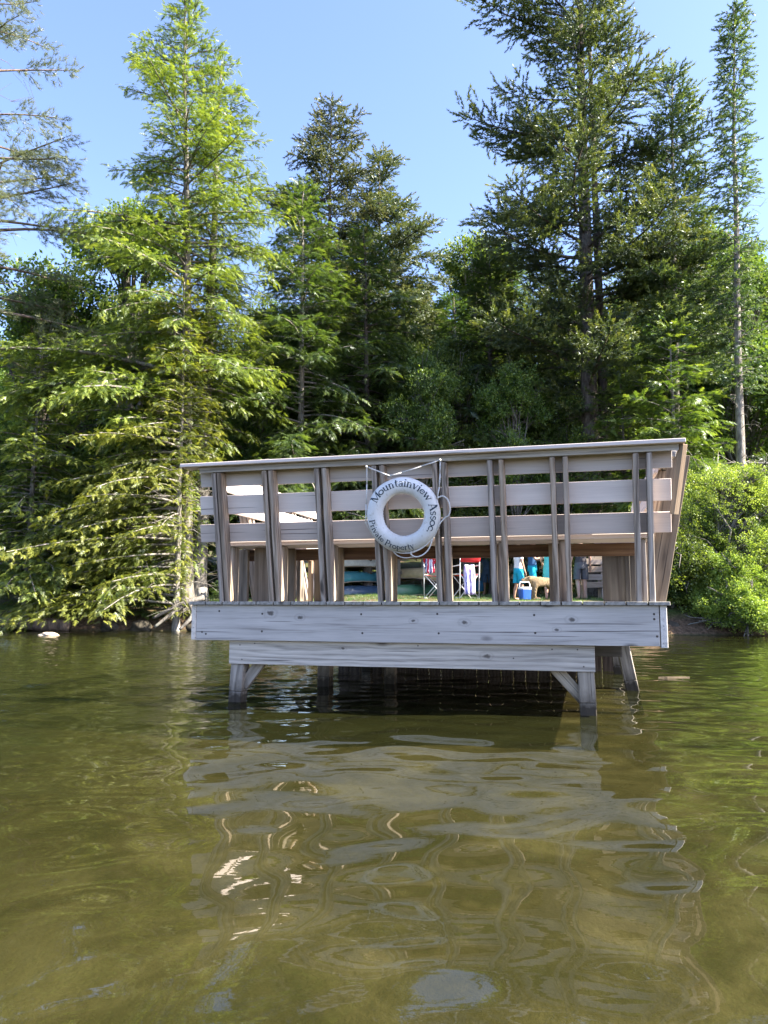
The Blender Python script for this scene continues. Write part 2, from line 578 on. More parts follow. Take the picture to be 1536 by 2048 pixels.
def wave_z(X, Y):
    Z = np.zeros_like(X)
    fine = (np.abs(X) < 16) & (Y < 22)
    patch = 0.80 + 0.45 * vnoise(X * 0.5, Y * 0.5, 8)
    for kx, ky, p, a in WAVES:
        Z += a * np.sin(kx * X + ky * Y + p)
    opn = np.clip(0.16 * (Y - 4.6) + 0.34 * (-0.9 - X) + 0.5 * vnoise(X * 0.35, Y * 0.5, 17), 0, 1)
    Z *= np.clip(patch, 0.5, 1.3) * (1.0 + 0.30 * opn)
    q = np.clip(0.22 * (Y - 3.6) + 0.30 * (-0.9 - X) + 0.6 * vnoise(X * 0.5, Y * 0.7, 27), 0, 1) * np.clip((13 - Y) / 4, 0, 1)
    for kx, ky, p, a in RIPPLES:
        Z += q * a * np.sin(kx * X + ky * Y + p)
    return np.where(fine, Z, Z * 0.2)


t = NT('lake_water')
co = t.n('ShaderNodeTexCoord').outputs['Object']
sepw = t.n('ShaderNodeSeparateXYZ')
t.link(co, sepw.inputs[0])
rip = t.noise(t.mapping(co, (0.55, 1.25, 1)), 7.5, 2, 0.5, 0.6)
rip2 = t.noise(t.mapping(co, (0.6, 1.5, 1)), 19.0, 2, 0.5, 0.4)
gust = t.noise(t.mapping(co, (0.25, 0.45, 1)), 1.0, 3, 0.5)
# the platform shelters the water in front of it; the open water is rippled
open_ = t.math('ADD', t.math('MULTIPLY', t.math('SUBTRACT', sepw.outputs[1], 4.6), 0.16), t.math('MULTIPLY', t.math('SUBTRACT', -0.9, sepw.outputs[0]), 0.34))
open_ = t.math('ADD', open_, t.math('MULTIPLY', t.math('SUBTRACT', gust, 0.5), 1.6))
open_ = t.math('ADD', 0.035, t.math('MULTIPLY', t.math('MAXIMUM', t.math('MINIMUM', open_, 1.0), 0.0), 0.87))
hh = t.math('MULTIPLY', t.math('ADD', rip, t.math('MULTIPLY', rip2, 0.35)), open_)
nrm = t.bump(hh, 1.0, 0.012)
fr = t.n('ShaderNodeFresnel')
geo = t.n('ShaderNodeNewGeometry').outputs['Backfacing']
t.link(t.math('ADD', 1.58, t.math('MULTIPLY', geo, 1 / 1.58 - 1.58)), fr.inputs['IOR'])   # same facing term from above and below
t.link(nrm, fr.inputs['Normal'])
tr = t.n('ShaderNodeBsdfTransparent')
tr.inputs[0].default_value = (0.45, 0.445, 0.35, 1)
mk = t.n('ShaderNodeBsdfDiffuse')
mk.inputs[0].default_value = (0.06, 0.065, 0.02, 1)
mm = t.n('ShaderNodeMixShader')
mm.inputs[0].default_value = 0.17
t.link(tr.outputs[0], mm.inputs[1])
t.link(mk.outputs[0], mm.inputs[2])
gl = t.n('ShaderNodeBsdfGlossy')
gl.inputs['Roughness'].default_value = 0.015
t.link(nrm, gl.inputs['Normal'])
ms = t.n('ShaderNodeMixShader')
t.link(fr.outputs[0], ms.inputs[0])
t.link(mm.outputs[0], ms.inputs[1])
t.link(gl.outputs[0], ms.inputs[2])
t.link(ms.outputs[0], t.out.inputs[0])
M['water'] = t.m
xs = grid_axis([(-120, -16, 4), (-16, -6, 0.08), (-6, 6, 0.034), (6, 16, 0.08), (16, 120, 4)])
ys = grid_axis([(-60, -1, 4), (-1, 1, 0.1), (1, 9, 0.03), (9, 22, 0.06), (22, 26, 1)])
water = link_mesh('water', grid_mesh('water', xs, ys, wave_z), M['water'])
tag(water, kind='structure')

# ------------------------------------------------------------------ the platform
YAW = -0.258
DO = (-1.589, 6.25, 0.0)
W, D, ZD = 3.705, 3.75, 0.815
LEAN = 0.1955
ZT = 1.925
pier = empty('pier', DO, YAW, 'weathered grey timber swim platform on posts with slatted benches, standing in the lake', 'pier')
U, Vv, Z3 = np.eye(3)


def ln(z):
    return -LEAN * (z - ZD)


# decking, one plank pattern
mb = MB()
nb = 25
pw = (W + 0.03) / nb
for i in range(nb):
    uu = -0.012 + pw * (i + 0.5)
    mb.board((uu, -0.03 + random.uniform(-.004, .004), ZD - 0.0135), (uu, D, ZD - 0.0135), U, pw - 0.009, 0.027)
wk = 17
for i in range(wk):
    uu = .55 + 0.15 * (i + 0.5)
    mb.board((uu, D + 0.01, ZD - 0.014), (uu, 12.2, ZD - 0.014), U, 0.141, 0.027)
mb.build('decking', M['deck'], pier, bevel=0.003)

ZF = ZD - 0.0275
mb = MB()
mb.board((0.045, 0.019, ZF - 0.143), (W - 0.062, 0.019, ZF - 0.143), Z3, 0.284, 0.038, seg=10)
# knot holes and nail heads seen on the face
for (px, py) in ((0.10, .22), (0.135, .235), (0.63, .07), (0.63, .21), (1.46, .07), (1.47, .215), (2.06, .065), (2.07, .21), (2.78, .07), (2.785, .20), (3.61, .06), (3.61, .095), (3.625, .215), (0.25, .05)):
    mb.tube([(px, 0.002, ZF - py), (px, -0.002, ZF - py)], 0.009, 7, mi=1)
mb.build('front_fascia', [M['fascia'], M['nail']], pier, bevel=0.003)
mb = MB().board((0.021, 0.0, ZF - 0.143), (0.021, D, ZF - 0.143), Z3, 0.286, 0.042)
mb.build('side_fascia', M['fascia'], pier, bevel=0.003)
mb = MB().board((W - 0.032, 0.0, ZF - 0.148), (W - 0.032, D, ZF - 0.148), Z3, 0.296, 0.046)
mb.build('side_fascia', M['fascia'], pier, bevel=0.003)
mb = MB().board((0.0, D - 0.02, ZF - 0.143), (W, D - 0.02, ZF - 0.143), Z3, 0.286, 0.038)
mb.build('back_fascia', M['fascia'], pier, bevel=0.003)
mb = MB()
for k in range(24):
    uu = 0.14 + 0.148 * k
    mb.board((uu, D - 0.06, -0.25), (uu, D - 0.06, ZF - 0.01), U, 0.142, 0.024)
mb.build('added_dark_skirt', M['joist'], pier, bevel=0.003)  # added plank skirt, keeps the space under the deck dark
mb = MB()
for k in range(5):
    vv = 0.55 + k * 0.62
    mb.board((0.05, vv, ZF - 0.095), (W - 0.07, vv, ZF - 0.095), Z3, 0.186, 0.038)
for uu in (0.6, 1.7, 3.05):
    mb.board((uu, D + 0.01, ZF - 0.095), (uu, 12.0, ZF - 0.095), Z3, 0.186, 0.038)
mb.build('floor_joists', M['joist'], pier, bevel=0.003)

zb1 = ZF - 0.288
zb0 = zb1 - 0.186
mb = MB().board((0.325, 0.065, (zb0 + zb1) / 2), (3.20, 0.065, (zb0 + zb1) / 2), Z3, 0.186, 0.042, seg=8)
for (px, py) in ((0.42, .035), (0.44, .15), (3.08, .03), (3.12, .15), (2.9, .03), (2.62, .10), (1.9, .02), (0.55, .02)):
    mb.tube([(px, 0.046, zb1 - py), (px, 0.0415, zb1 - py)], 0.006, 7, mi=1)
mb.build('front_beam', [M['beam'], M['nail']], pier, bevel=0.004)
mb = MB().board((0.2, 3.3, (zb0 + zb1) / 2), (3.46, 3.3, (zb0 + zb1) / 2), Z3, 0.186, 0.042)
mb.board((0.2, 1.65, (zb0 + zb1) / 2), (3.46, 1.65, (zb0 + zb1) / 2), Z3, 0.186, 0.042)
mb.build('cross_beams', M['panel'], pier, bevel=0.004)


def pile(b, tp, w, name='post'):
    b, tp = np.array(b, float), np.array(tp, float)
    zz = 0.09
    m_ = b + (tp - b) * ((zz - b[2]) / (tp[2] - b[2]))
    mb = MB()
    mb.board(m_, tp, U, w, w, seg=3, wob=0.002)
    mb.board(b, m_, U, w, w, seg=3, wob=0.002)
    return mb.build(name, [M['pile'], M['wet']], pier, bevel=0.006)


pile((0.330, 0.115, -0.62), (0.395, 0.115, zb0 - 0.001), 0.115)
pile((3.155, 0.115, -0.62), (3.135, 0.115, zb0 - 0.001), 0.118)
pile((3.66, 1.82, -0.62), (3.44, 1.82, ZF - 0.19), 0.115)
pile((3.56, 3.45, -0.62), (3.45, 3.45, ZF - 0.19), 0.115)
pile((0.66, 1.44, -0.62), (0.68, 1.44, ZF - 0.19), 0.125)
pile((1.25, 1.75, -0.62), (1.25, 1.75, ZF - 0.19), 0.105)
pile((0.55, 3.45, -0.62), (0.5, 3.45, ZF - 0.19), 0.11)
pile((0.75, 9.6, -0.62), (0.75, 9.6, ZF - 0.19), 0.11)
pile((2.85, 9.6, -0.62), (2.85, 9.6, ZF - 0.19), 0.11)
for a, b, vv, wd in (((0.42, .07), (0.58, zb0 + .02), .125, .085), ((3.11, .05), (2.91, zb0 + .02), .125, .085), ((0.70, .15), (0.98, .50), 1.44, .09), ((3.5, .25), (3.2, .55), 1.82, .09)):
    mb = MB().board((a[0], vv, a[1] + .06), (b[0], vv, b[1]), (0.7, 0, 0.7), wd, 0.04)
    mb.build('brace', M['pile'], pier, bevel=0.003)

# ---- benches with sloping slatted backs
SEAT_Z = ZD + 0.495
PAIRS = [(0.247, 0.296), (0.688, 0.745), (1.128, 1.19), (1.593, 1.656), (2.062, 2.133), (2.475, 2.56), (2.925, 3.016), (3.497, 3.587)]


def make_bench(name, frame, length, u0, u1, cap0, cap1, pairs, slat_ends, front=False, seat_from=0.0, seat_to=None, rail=None, posttop=1.855, nb=3, legmat='inner', slat_z=((1.752, 1.900), (1.527, 1.683), (1.304, 1.452))):
    """frame: (origin u,v), along axis, outward axis; everything in pier space"""
    (ou, ov), ax, out = frame
    ax = np.array([*ax, 0.0]); out = np.array([*out, 0.0])
    O = np.array([ou, ov, 0.0])
    P = lambda s, o, z: O + ax * s + out * o + Z3 * z
    L = lambda z: LEAN * (z - ZD)                         # outward shift of the leaning plane
    slope = np.array(P(0, L(ZT), ZT) - P(0, 0, ZD)); slope /= np.linalg.norm(slope)
    seat_to = u1 if seat_to is None else seat_to
    mb = MB()
    zs = SEAT_Z
    for k in range(nb):
        o = -0.16 - 0.142 * k
        mb.board(P(seat_from, o, zs - .018), P(seat_to, o, zs - .018), out, 0.137, 0.036)
    seat = mb.build(name, M['slat'], pier, bevel=0.003)
    io = -0.176 - 0.142 * (nb - 1) if nb > 2 else -0.13
    # skirt under the seat
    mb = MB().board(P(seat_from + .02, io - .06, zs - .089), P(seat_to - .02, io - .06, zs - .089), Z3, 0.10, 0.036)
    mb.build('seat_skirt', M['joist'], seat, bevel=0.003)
    for a, b in pairs:
        for s in (a, b):
            mb = MB().board(P(s + .019, -0.050, ZD), P(s + .019, L(posttop) - .050, posttop), out, 0.10, 0.038, seg=6, wob=.0035)
            mb.build('back_post', M['post'], seat, bevel=0.005)
        # upright that carries the seat, between the two
        mid = (a + b) / 2 + .019
        if not (seat_from < mid < seat_to):
            continue
        mb = MB().board(P(mid, -0.185, ZD), P(mid, -0.185, zs - .04), out, 0.09, max(.034, (b - a) - .042))
        mb.build('seat_leg', M['post'], seat, bevel=0.003)
        if front and a > 3.2:
            continue
        mb = MB().board(P(a - .004, io, ZD), P(a - .004, io, zs - .04), ax, 0.088, 0.038)
        mb.build('seat_leg', M[legmat], seat, bevel=0.003)
    for k, (z0, z1) in enumerate(slat_z):
        s0, s1 = slat_ends[k]
        zc = (z0 + z1) / 2
        mb = MB().board(P(s0, L(zc) - .1135, zc), P(s1, L(zc) - .1135, zc), slope, (z1 - z0) * 1.0, 0.026, seg=6)
        mb.build('back_slat', M['slat'], seat, bevel=0.003)
    r0, r1 = rail
    zr = (1.856 + 1.897) / 2
    mb = MB().board(P(r0, L(zr) - .019, zr), P(r1, L(zr) - .019, zr), slope, 0.044, 0.036, seg=6)
    mb.build('top_rail', M['beam'], seat, bevel=0.003)
    mb = MB().board(P(cap0, L(ZT) - .035, ZT - .014), P(cap1, L(ZT) - .035, ZT - .014), out, 0.155, 0.028, seg=6)
    mb.build('top_cap', M['slat'], seat, bevel=0.003)
    return seat


front = make_bench('bench_seat', ((0, 0), (1, 0), (0, -1)), W, 0.25, W - 0.2, -0.002, W + 0.135, PAIRS,
                   [(0.10, 3.765), (0.082, 3.757), (0.066, 3.752)], rail=(0.145, 3.80), front=True, seat_from=0.25, seat_to=3.62)
SP = [(0.62, 0.70), (1.20, 1.28), (1.75, 1.83), (2.25, 2.33)]
left = make_bench('bench_seat', ((0.255, 0), (0, 1), (-1, 0)), D, .2, 3.0, 0.075, 2.5, SP,
                  [(0.13, 2.46), (0.13, 2.44)], rail=(0.05, 2.45), seat_from=0.62, seat_to=1.15, slat_z=((1.752, 1.890), (1.570, 1.715)))
right = make_bench('bench_seat', ((W - 0.10, 0), (0, 1), (1, 0)), D, .2, 3.0, 0.075, 3.1, SP + [(2.80, 2.88)],
                   [(0.13, 3.06), (0.13, 3.04), (0.13, 3.0)], rail=(0.05, 3.05), seat_from=0.62, seat_to=3.0, nb=2, legmat='panel')
# solid end panels below the seats
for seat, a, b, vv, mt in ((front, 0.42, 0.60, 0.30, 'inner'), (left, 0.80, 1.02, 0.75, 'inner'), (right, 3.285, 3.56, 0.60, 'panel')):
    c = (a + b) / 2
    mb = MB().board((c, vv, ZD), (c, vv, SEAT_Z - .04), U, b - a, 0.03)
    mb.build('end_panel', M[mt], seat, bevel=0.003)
for a in (0.775, 1.045):
    mb = MB().board((a, 0.715, ZD), (a, 0.715, SEAT_Z - .03), U, 0.035, 0.05)
    mb.build('seat_leg', M['adirondack'], left, bevel=0.003)
# broad leaning board and corner strip at the sunny corner
q = lambda u_, v_, z_: np.array([u_, v_, z_])
mb = MB().board(q(W - .07, .20, ZD), q(W + .145, .20, ZT - .03), (1, 0, 0), 0.15, 0.038, seg=5)
mb.build('corner_board', M['inner'], right, bevel=0.003)
mb = MB().board(q(W + .055, -.10, 1.42), q(W + .125, -.19, ZT - .03), (1, .6, 0), 0.04, 0.05, seg=4)
mb.build('corner_strip', M['adirondack'], front, bevel=0.003)

# ------------------------------------------------------------------ life ring
STROKE = {  # serif letters: thick/thin strokes (x,y in em, cap height 1, x-height .64), width
    'M': ([[(.10, 0), (.10, 1)], [(.10, 1), (.47, .02)], [(.47, .02), (.84, 1)], [(.84, 0), (.84, 1)]], [.07, .15, .06, .15], [(.10, 0, .24), (.84, 0, .28), (.06, 1, .22), (.88, 1, .22)], .98),
    'A': ([[(.08, 0), (.38, 1)], [(.38, 1), (.70, 0)], [(.2, .33), (.56, .33)]], [.06, .16, .05], [(.08, 0, .24), (.70, 0, .28)], .82),
    'P': ([[(.14, 0), (.14, 1)], [(.14, .97), (.40, .97)], [(.14, .48), (.40, .48)], 'arc .38 .725 .25 -90 90'], [.16, .06, .06, .14], [(.14, 0, .30), (.08, 1, .2)], .72),
    'o': (['arc .29 .32 .27 0 360'], [.12], [], .62),
    'u': ([[(.13, .64), (.13, .2)], 'arc .28 .2 .15 180 330', [(.47, 0), (.47, .64)]], [.13, .08, .13], [(.1, .64, .18), (.44, .64, .18), (.52, 0, .14)], .66),
    'n': ([[(.13, 0), (.13, .64)], 'arc .30 .44 .16 30 170', [(.47, 0), (.47, .46)]], [.13, .08, .13], [(.13, 0, .24), (.47, 0, .24), (.09, .64, .16)], .66),
    't': ([[(.18, .1), (.18, .88)], [(.04, .62), (.36, .62)], 'arc .28 .13 .11 180 330'], [.13, .06, .06], [], .42),
    'a': (['arc .25 .48 .16 10 160', [(.42, .05), (.42, .48)], 'arc .24 .18 .17 0 360'], [.08, .12, .09], [(.46, 0, .12)], .57),
    'i': ([[(.14, 0), (.14, .64)], [(.14, .80), (.14, .93)]], [.13, .13], [(.14, 0, .24), (.10, .64, .16)], .31),
    'v': ([[(.08, .64), (.28, .0)], [(.28, .0), (.50, .64)]], [.14, .06], [(.08, .64, .22), (.5, .64, .18)], .60),
    'e': (['arc .28 .32 .25 20 340', [(.04, .35), (.5, .35)]], [.10, .06], [], .58),
    'w': ([[(.07, .64), (.23, 0)], [(.23, 0), (.40, .6)], [(.40, .6), (.58, 0)], [(.58, 0), (.76, .64)]], [.13, .06, .13, .06], [(.07, .64, .2), (.76, .64, .16)], .86),
    's': (['arc .24 .47 .16 20 270', 'arc .23 .17 .16 -160 90'], [.10, .10], [], .48),
    'c': (['arc .28 .32 .25 40 320'], [.11], [(.46, .46, .1)], .54),
    '.': ([[(.10, .0), (.10, .15)]], [.15], [], .28),
    'r': ([[(.13, 0), (.13, .64)], 'arc .28 .46 .13 40 160'], [.13, .09], [(.14, 0, .26), (.09, .64, .16)], .46),
    'p': ([[(.13, -.28), (.13, .64)], 'arc .30 .32 .22 -150 150'], [.13, .10], [(.13, -.28, .26), (.09, .64, .16)], .63),
    'y': ([[(.07, .64), (.28, .02)], [(.48, .64), (.22, -.24)], [(.22, -.24), (.06, -.22)]], [.14, .06, .09], [(.07, .64, .22), (.48, .64, .18)], .58),
    ' ': ([], [], [], .34),
}


def glyph_polys(ch):
    st, ws, serifs, adv = STROKE[ch]
    out = []
    for s, w in zip(st, ws):
        if isinstance(s, str):
            _, cx, cy, r, a0, a1 = s.split()
            cx, cy, r, a0, a1 = map(float, (cx, cy, r, a0, a1))
            n = max(4, int(abs(a1 - a0) / 24))
            s = [(cx + r * math.cos(R(a0 + (a1 - a0) * k / n)), cy + r * math.sin(R(a0 + (a1 - a0) * k / n))) for k in range(n + 1)]
        else:
            (x0, y0), (x1, y1) = s
            s = [(x0 + (x1 - x0) * k / 4, y0 + (y1 - y0) * k / 4) for k in range(5)]
        out.append((s, w))
    for x, y, w in serifs:
        out.append(([(x - w / 2, y), (x, y), (x + w / 2, y)], .055))
    return out, adv


t = NT('ring_canvas')
co = t.n('ShaderNodeTexCoord').outputs['Object']
n1 = t.noise(co, 9, 6, 0.65)
n2 = t.noise(co, 38, 4, 0.6)
sepz = t.n('ShaderNodeSeparateXYZ'); t.link(co, sepz.inputs[0])
c = t.ramp(n1, [(0.3, (0.66, 0.66, 0.65)), (0.7, (0.80, 0.80, 0.80))])
low = t.math('MULTIPLY', t.math('SUBTRACT', -0.10, sepz.outputs[2]), 6.5, True)     # mildew has settled along the bottom
c = t.mix(t.math('MULTIPLY', low, t.ramp(n1, [(0.3, 0.25), (0.7, 0.95)])), c, (0.30, 0.29, 0.22))
c = t.mix(t.math('MULTIPLY', t.ramp(n2, [(0.56, 0.0), (0.70, 1.0)]), 0.5), c, (0.40, 0.37, 0.31))
c = t.mix(t.math('MULTIPLY', t.ramp(t.noise(t.mapping(co, (1, 1, .5)), 5, 6, .7), [(.48, 0.), (.66, 1.)]), .45), c, (.50, .47, .40))
t.bsdf(c, 0.55, t.bump(t.math('ADD', n1, t.math('MULTIPLY', n2, 0.3)), 0.35, 0.012), 0.35)
M['ring'] = t.m
M['ink'] = mat_plain('navy_ink', (0.018, 0.035, 0.055), 0.6, 0.3, 80)
M['rope'] = mat_plain('white_rope', (0.66, 0.64, 0.60), 0.85, 0.2, 160, 0.15, 0.6)

tilt = math.atan(LEAN)
R_OUT, R_IN = 0.284, 0.158
RM, RT = (R_OUT + R_IN) / 2, (R_OUT - R_IN) / 2
uc, zc = 1.842, 1.463
lr = empty('life_ring', (0, 0, 0), 0, 'white ring buoy lettered Mountainview Assoc. hanging on the back of the bench', 'life ring', None)
off = -0.052
pm = Matrix.Translation(DO) @ Matrix.Rotation(YAW, 4, 'Z')
lr.matrix_world = pm @ Matrix.Translation((uc, ln(zc) + off, zc)) @ Matrix.Rotation(tilt, 4, 'X')
# local frame of the ring: x right, z up, -y towards the viewer
def torus_pt(th, ph, rt=RT):
    r = RM + rt * math.cos(ph)
    return np.array([r * math.sin(th), -0.045 / RT * rt * math.sin(ph), r * math.cos(th)])
NT_, NP_ = 96, 28
V = np.array([torus_pt(2 * math.pi * i / NT_, 2 * math.pi * j / NP_) * (1 + 0.006 * math.sin(7 * 2 * math.pi * i / NT_ + 1) * math.cos(2 * math.pi * j / NP_)) for i in range(NT_) for j in range(NP_)])
# gathers of the canvas around the inner edge
for i in range(NT_):
    for j in range(NP_):
        ph = 2 * math.pi * j / NP_
        k = max(0, -math.cos(ph) - 0.35)
        V[i * NP_ + j] *= 1 + 0.016 * k * (1 if i % 2 else -1)
Fq = np.array([(i * NP_ + j, i * NP_ + (j + 1) % NP_, ((i + 1) % NT_) * NP_ + (j + 1) % NP_, ((i + 1) % NT_) * NP_ + j) for i in range(NT_) for j in range(NP_)])
link_mesh('ring', np_mesh('ring', V, Fq, smooth=True), M['ring'], lr)


def ring_text(mb, text, start_deg, end_deg, r_base, size, flip=False):
    adv = sum(STROKE[c][3] for c in text)
    span = R(end_deg - start_deg)
    x = 0.0
    for ch in text:
        polys, a = glyph_polys(ch)
        for pts, w in polys:
            Vs, Fs = [], []
            for k, p in enumerate(pts):
                q0, q1 = pts[max(0, k - 1)], pts[min(len(pts) - 1, k + 1)]
                tx, ty = q1[0] - q0[0], q1[1] - q0[1]
                l = math.hypot(tx, ty) or 1
                nx, ny = -ty / l * w / 2, tx / l * w / 2
                for sg in (-1, 1):
                    gx, gy = p[0] + nx * sg, p[1] + ny * sg
                    th = R(start_deg) + span * (x + gx) / adv
                    rr = r_base + (-gy if flip else gy) * size
                    cph = max(-0.99, min(0.99, (rr - RM) / RT))
                    ph = math.acos(cph)
                    Vs.append(torus_pt(th, ph, RT * 1.008) + np.array([0, -0.0012, 0]))
            for k in range(len(pts) - 1):
                Fs.append((2 * k, 2 * k + 1, 2 * k + 3, 2 * k + 2))
            mb.add(Vs, Fs)
        x += a


mb = MB()
ring_text(mb, 'Mountainview Assoc.', -63, 126, 0.2165, 0.058)
mb.build('association_lettering', M['ink'], lr)
mb = MB()
ring_text(mb, 'Private Property', -97, -199, 0.262, 0.046, flip=True)
mb.build('property_lettering', M['ink'], lr)


def smooth_path(pts, n=10):
    pts = [np.array(p, float) for p in pts]
    out = []
    for i in range(len(pts) - 1):
        p0, p1, p2, p3 = pts[max(0, i - 1)], pts[i], pts[i + 1], pts[min(len(pts) - 1, i + 2)]
        for k in range(n):
            s = k / n
            out.append(0.5 * (2 * p1 + (p2 - p0) * s + (2 * p0 - 5 * p1 + 4 * p2 - p3) * s * s + (3 * p1 - p0 - 3 * p2 + p3) * s ** 3))
    out.append(pts[-1])
    return out


px = lambda cx, cy, y=-0.03: np.array([(cx - 690) / 470 * R_OUT, y, -(cy - 845) / 470 * R_OUT])
mb = MB()
seq = [px(205, 930, -.02), px(215, 700, .0), px(232, 450, .01), px(248, 225, .0), px(400, 290, -.01), px(555, 352, -.04), px(700, 318, -.02), px(950, 250, -.01), px(1185, 185, .0), px(1175, 350, .0), px(1160, 520, -.01), px(1135, 640, -.02)]
for a, b in zip(seq[:-1], seq[1:]):
    mb.tube([a, (a + b) / 2 + np.array([0, 0, -.0015]), b], 0.0052, 7)
mb.tube(smooth_path([px(1135, 650, -.02), px(1200, 628, -.02), px(1262, 670, -.03), px(1290, 770, -.035), px(1270, 860, -.03), px(1215, 895, -.025), px(1150, 970, -.03), px(1060, 1130, -.01), px(930, 1250, -.02), px(800, 1310, -.03)]), 0.0052, 7)
mb.tube(smooth_path([px(1050, 1150, -.01), px(1000, 1270, -.02), px(930, 1340, -.03), px(840, 1368, -.03), px(780, 1340, -.03), px(775, 1310, -.03)]), 0.0052, 7)
mb.tube(smooth_path([px(205, 930, -.02), px(245, 1030, .0), px(330, 1160, .01), px(470, 1270, .01), px(620, 1320, .0), px(770, 1318, -.03)]), 0.0045, 7)
mb.tube(smooth_path([px(540, 1310, .0), px(600, 1360, .0), px(690, 1385, .0), px(800, 1372, .0)]), 0.004, 7)
for cx, cy in ((248, 225), (1185, 185), (555, 352), (205, 930), (1140, 640), (775, 1315)):
    c = px(cx, cy, -0.012)
    mb.tube([c + [0, -.012, 0], c, c + [0, .012, 0]], [0.006, 0.010, 0.006], 7)
mb.build('rope', M['rope'], lr, smooth=True)


# ------------------------------------------------------------------ foliage engine
def template(kind, rng):
    T = []   # triangles (3,3)
    def blade(b, d, l, w, nrm):
        d = d / np.linalg.norm(d)
        s = np.cross(d, nrm); s /= np.linalg.norm(s) + 1e-9
        T.append([b - s * w / 2, b + s * w / 2, b + d * l])
    if kind == 'hemlock':
        n = 10
        for i in range(n):
            x = 0.06 + 0.86 * i / n
            for sd in (-1, 1):
                an = R(rng.uniform(42, 66))
                l = (0.46 * (1 - 0.72 * x)) * rng.uniform(0.7, 1.15)
                d = np.array([math.cos(an), sd * math.sin(an), rng.uniform(-.42, .08)])
                b = np.array([x, 0, -0.22 * x * x])
                blade(b, d, l, 0.066, np.array([rng.uniform(-.25, .25), rng.uniform(-.25, .25), 1]))
        blade(np.array([.72, 0, -.12]), np.array([1, 0, -.4]), .42, .08, np.array([0, 0, 1.]))
        blade(np.array([0, 0, 0]), np.array([1, 0, -.12]), .85, .035, np.array([0, .2, 1.]))
    elif kind == 'spruce':
        n = 15
        for i in range(n):
            x = 0.0 + 0.95 * i / n
            for k in range(2):
                a = rng.uniform(0, 6.28)
                an = R(rng.uniform(35, 62))
                d = np.array([math.cos(an), math.sin(an) * math.cos(a), math.sin(an) * math.sin(a) * .8])
                blade(np.array([x, 0, 0.06 * x]), d, rng.uniform(.22, .36) * (1 - .35 * x), .085, rng.normal(size=3))
        blade(np.array([.8, 0, .05]), np.array([1, 0, .1]), .32, .08, np.array([0, 0, 1.]))
    elif kind == 'pine':
        for i in range(34):
            x = rng.uniform(0, .75)
            a = rng.uniform(0, 6.28)
            an = R(rng.uniform(12, 68))
            d = np.array([math.cos(an), math.sin(an) * math.cos(a), math.sin(an) * math.sin(a)])
            blade(np.array([x, 0, 0]), d, rng.uniform(.4, .65), .034, rng.normal(size=3))
    elif kind == 'leaf':
        for i in range(9):
            c = np.array([rng.uniform(0, 1), rng.uniform(-.42, .42), rng.uniform(-.32, .32)])
            d = rng.normal(size=3) * [1, 1, .6] + [.4, 0, -.25]
            d /= np.linalg.norm(d)
            nn = rng.normal(size=3) * .6 + [0, 0, 1]
            s = np.cross(d, nn); s /= np.linalg.norm(s)
            l, w = rng.uniform(.26, .40), rng.uniform(.16, .24)
            a, b = c, c + d * l
            m = c + d * l * .45
            T.append([a, m + s * w / 2, b]); T.append([a, b, m - s * w / 2])
    elif kind == 'blade':
        for i in range(9):
            b = np.array([rng.uniform(-.5, .5), rng.uniform(-.5, .5), 0])
            blade(b, np.array([rng.normal() * .35, rng.normal() * .35, 1]), rng.uniform(.5, 1.1), .07, rng.normal(size=3) * [1, 1, .1])
    return np.array(T)


TEMPL = {k: [template(k, np.random.default_rng(100 + 7 * i)) for i in range(6)] for k in ('hemlock', 'spruce', 'pine', 'leaf', 'blade')}


def sprays_to_mesh(name, kind, P, X, N, Sc, tint):
    """place spray templates: position, axis, normal, scale, tint"""
    P, X, N, Sc, tint = map(lambda a: np.asarray(a, float), (P, X, N, Sc, tint))
    X /= np.linalg.norm(X, axis=1, keepdims=True) + 1e-9
    Y = np.cross(N, X); Y /= np.linalg.norm(Y, axis=1, keepdims=True) + 1e-9
    Zc = np.cross(X, Y)
    which = RNG.integers(0, 6, len(P))
    Vs, Ts = [], []
    for w in range(6):
        m = which == w
        if not m.any(): continue
        T = TEMPL[kind][w].reshape(-1, 3)
        loc = (T[None, :, 0, None] * X[m][:, None] + T[None, :, 1, None] * Y[m][:, None] + T[None, :, 2, None] * Zc[m][:, None])
        Vs.append((P[m][:, None] + loc * Sc[m][:, None, None]).reshape(-1, 3))
        xx = np.clip(T[:, 0], 0, 1)
        tt = tint[m][:, None] + (xx[None] - .4) * 0.35 + np.repeat(RNG.normal(0, .05, (m.sum(), len(T) // 3)), 3, 1)
        Ts.append(np.clip(tt, 0, 1).reshape(-1))
    V = np.concatenate(Vs)
    F = np.arange(len(V)).reshape(-1, 3)
    return np_mesh(name, V, F, attrs={'tint': np.concatenate(Ts)})


def rot2(d, a):
    c, s = np.cos(a), np.sin(a)
    return np.stack([d[..., 0] * c - d[..., 1] * s, d[..., 0] * s + d[..., 1] * c, d[..., 2]], -1)


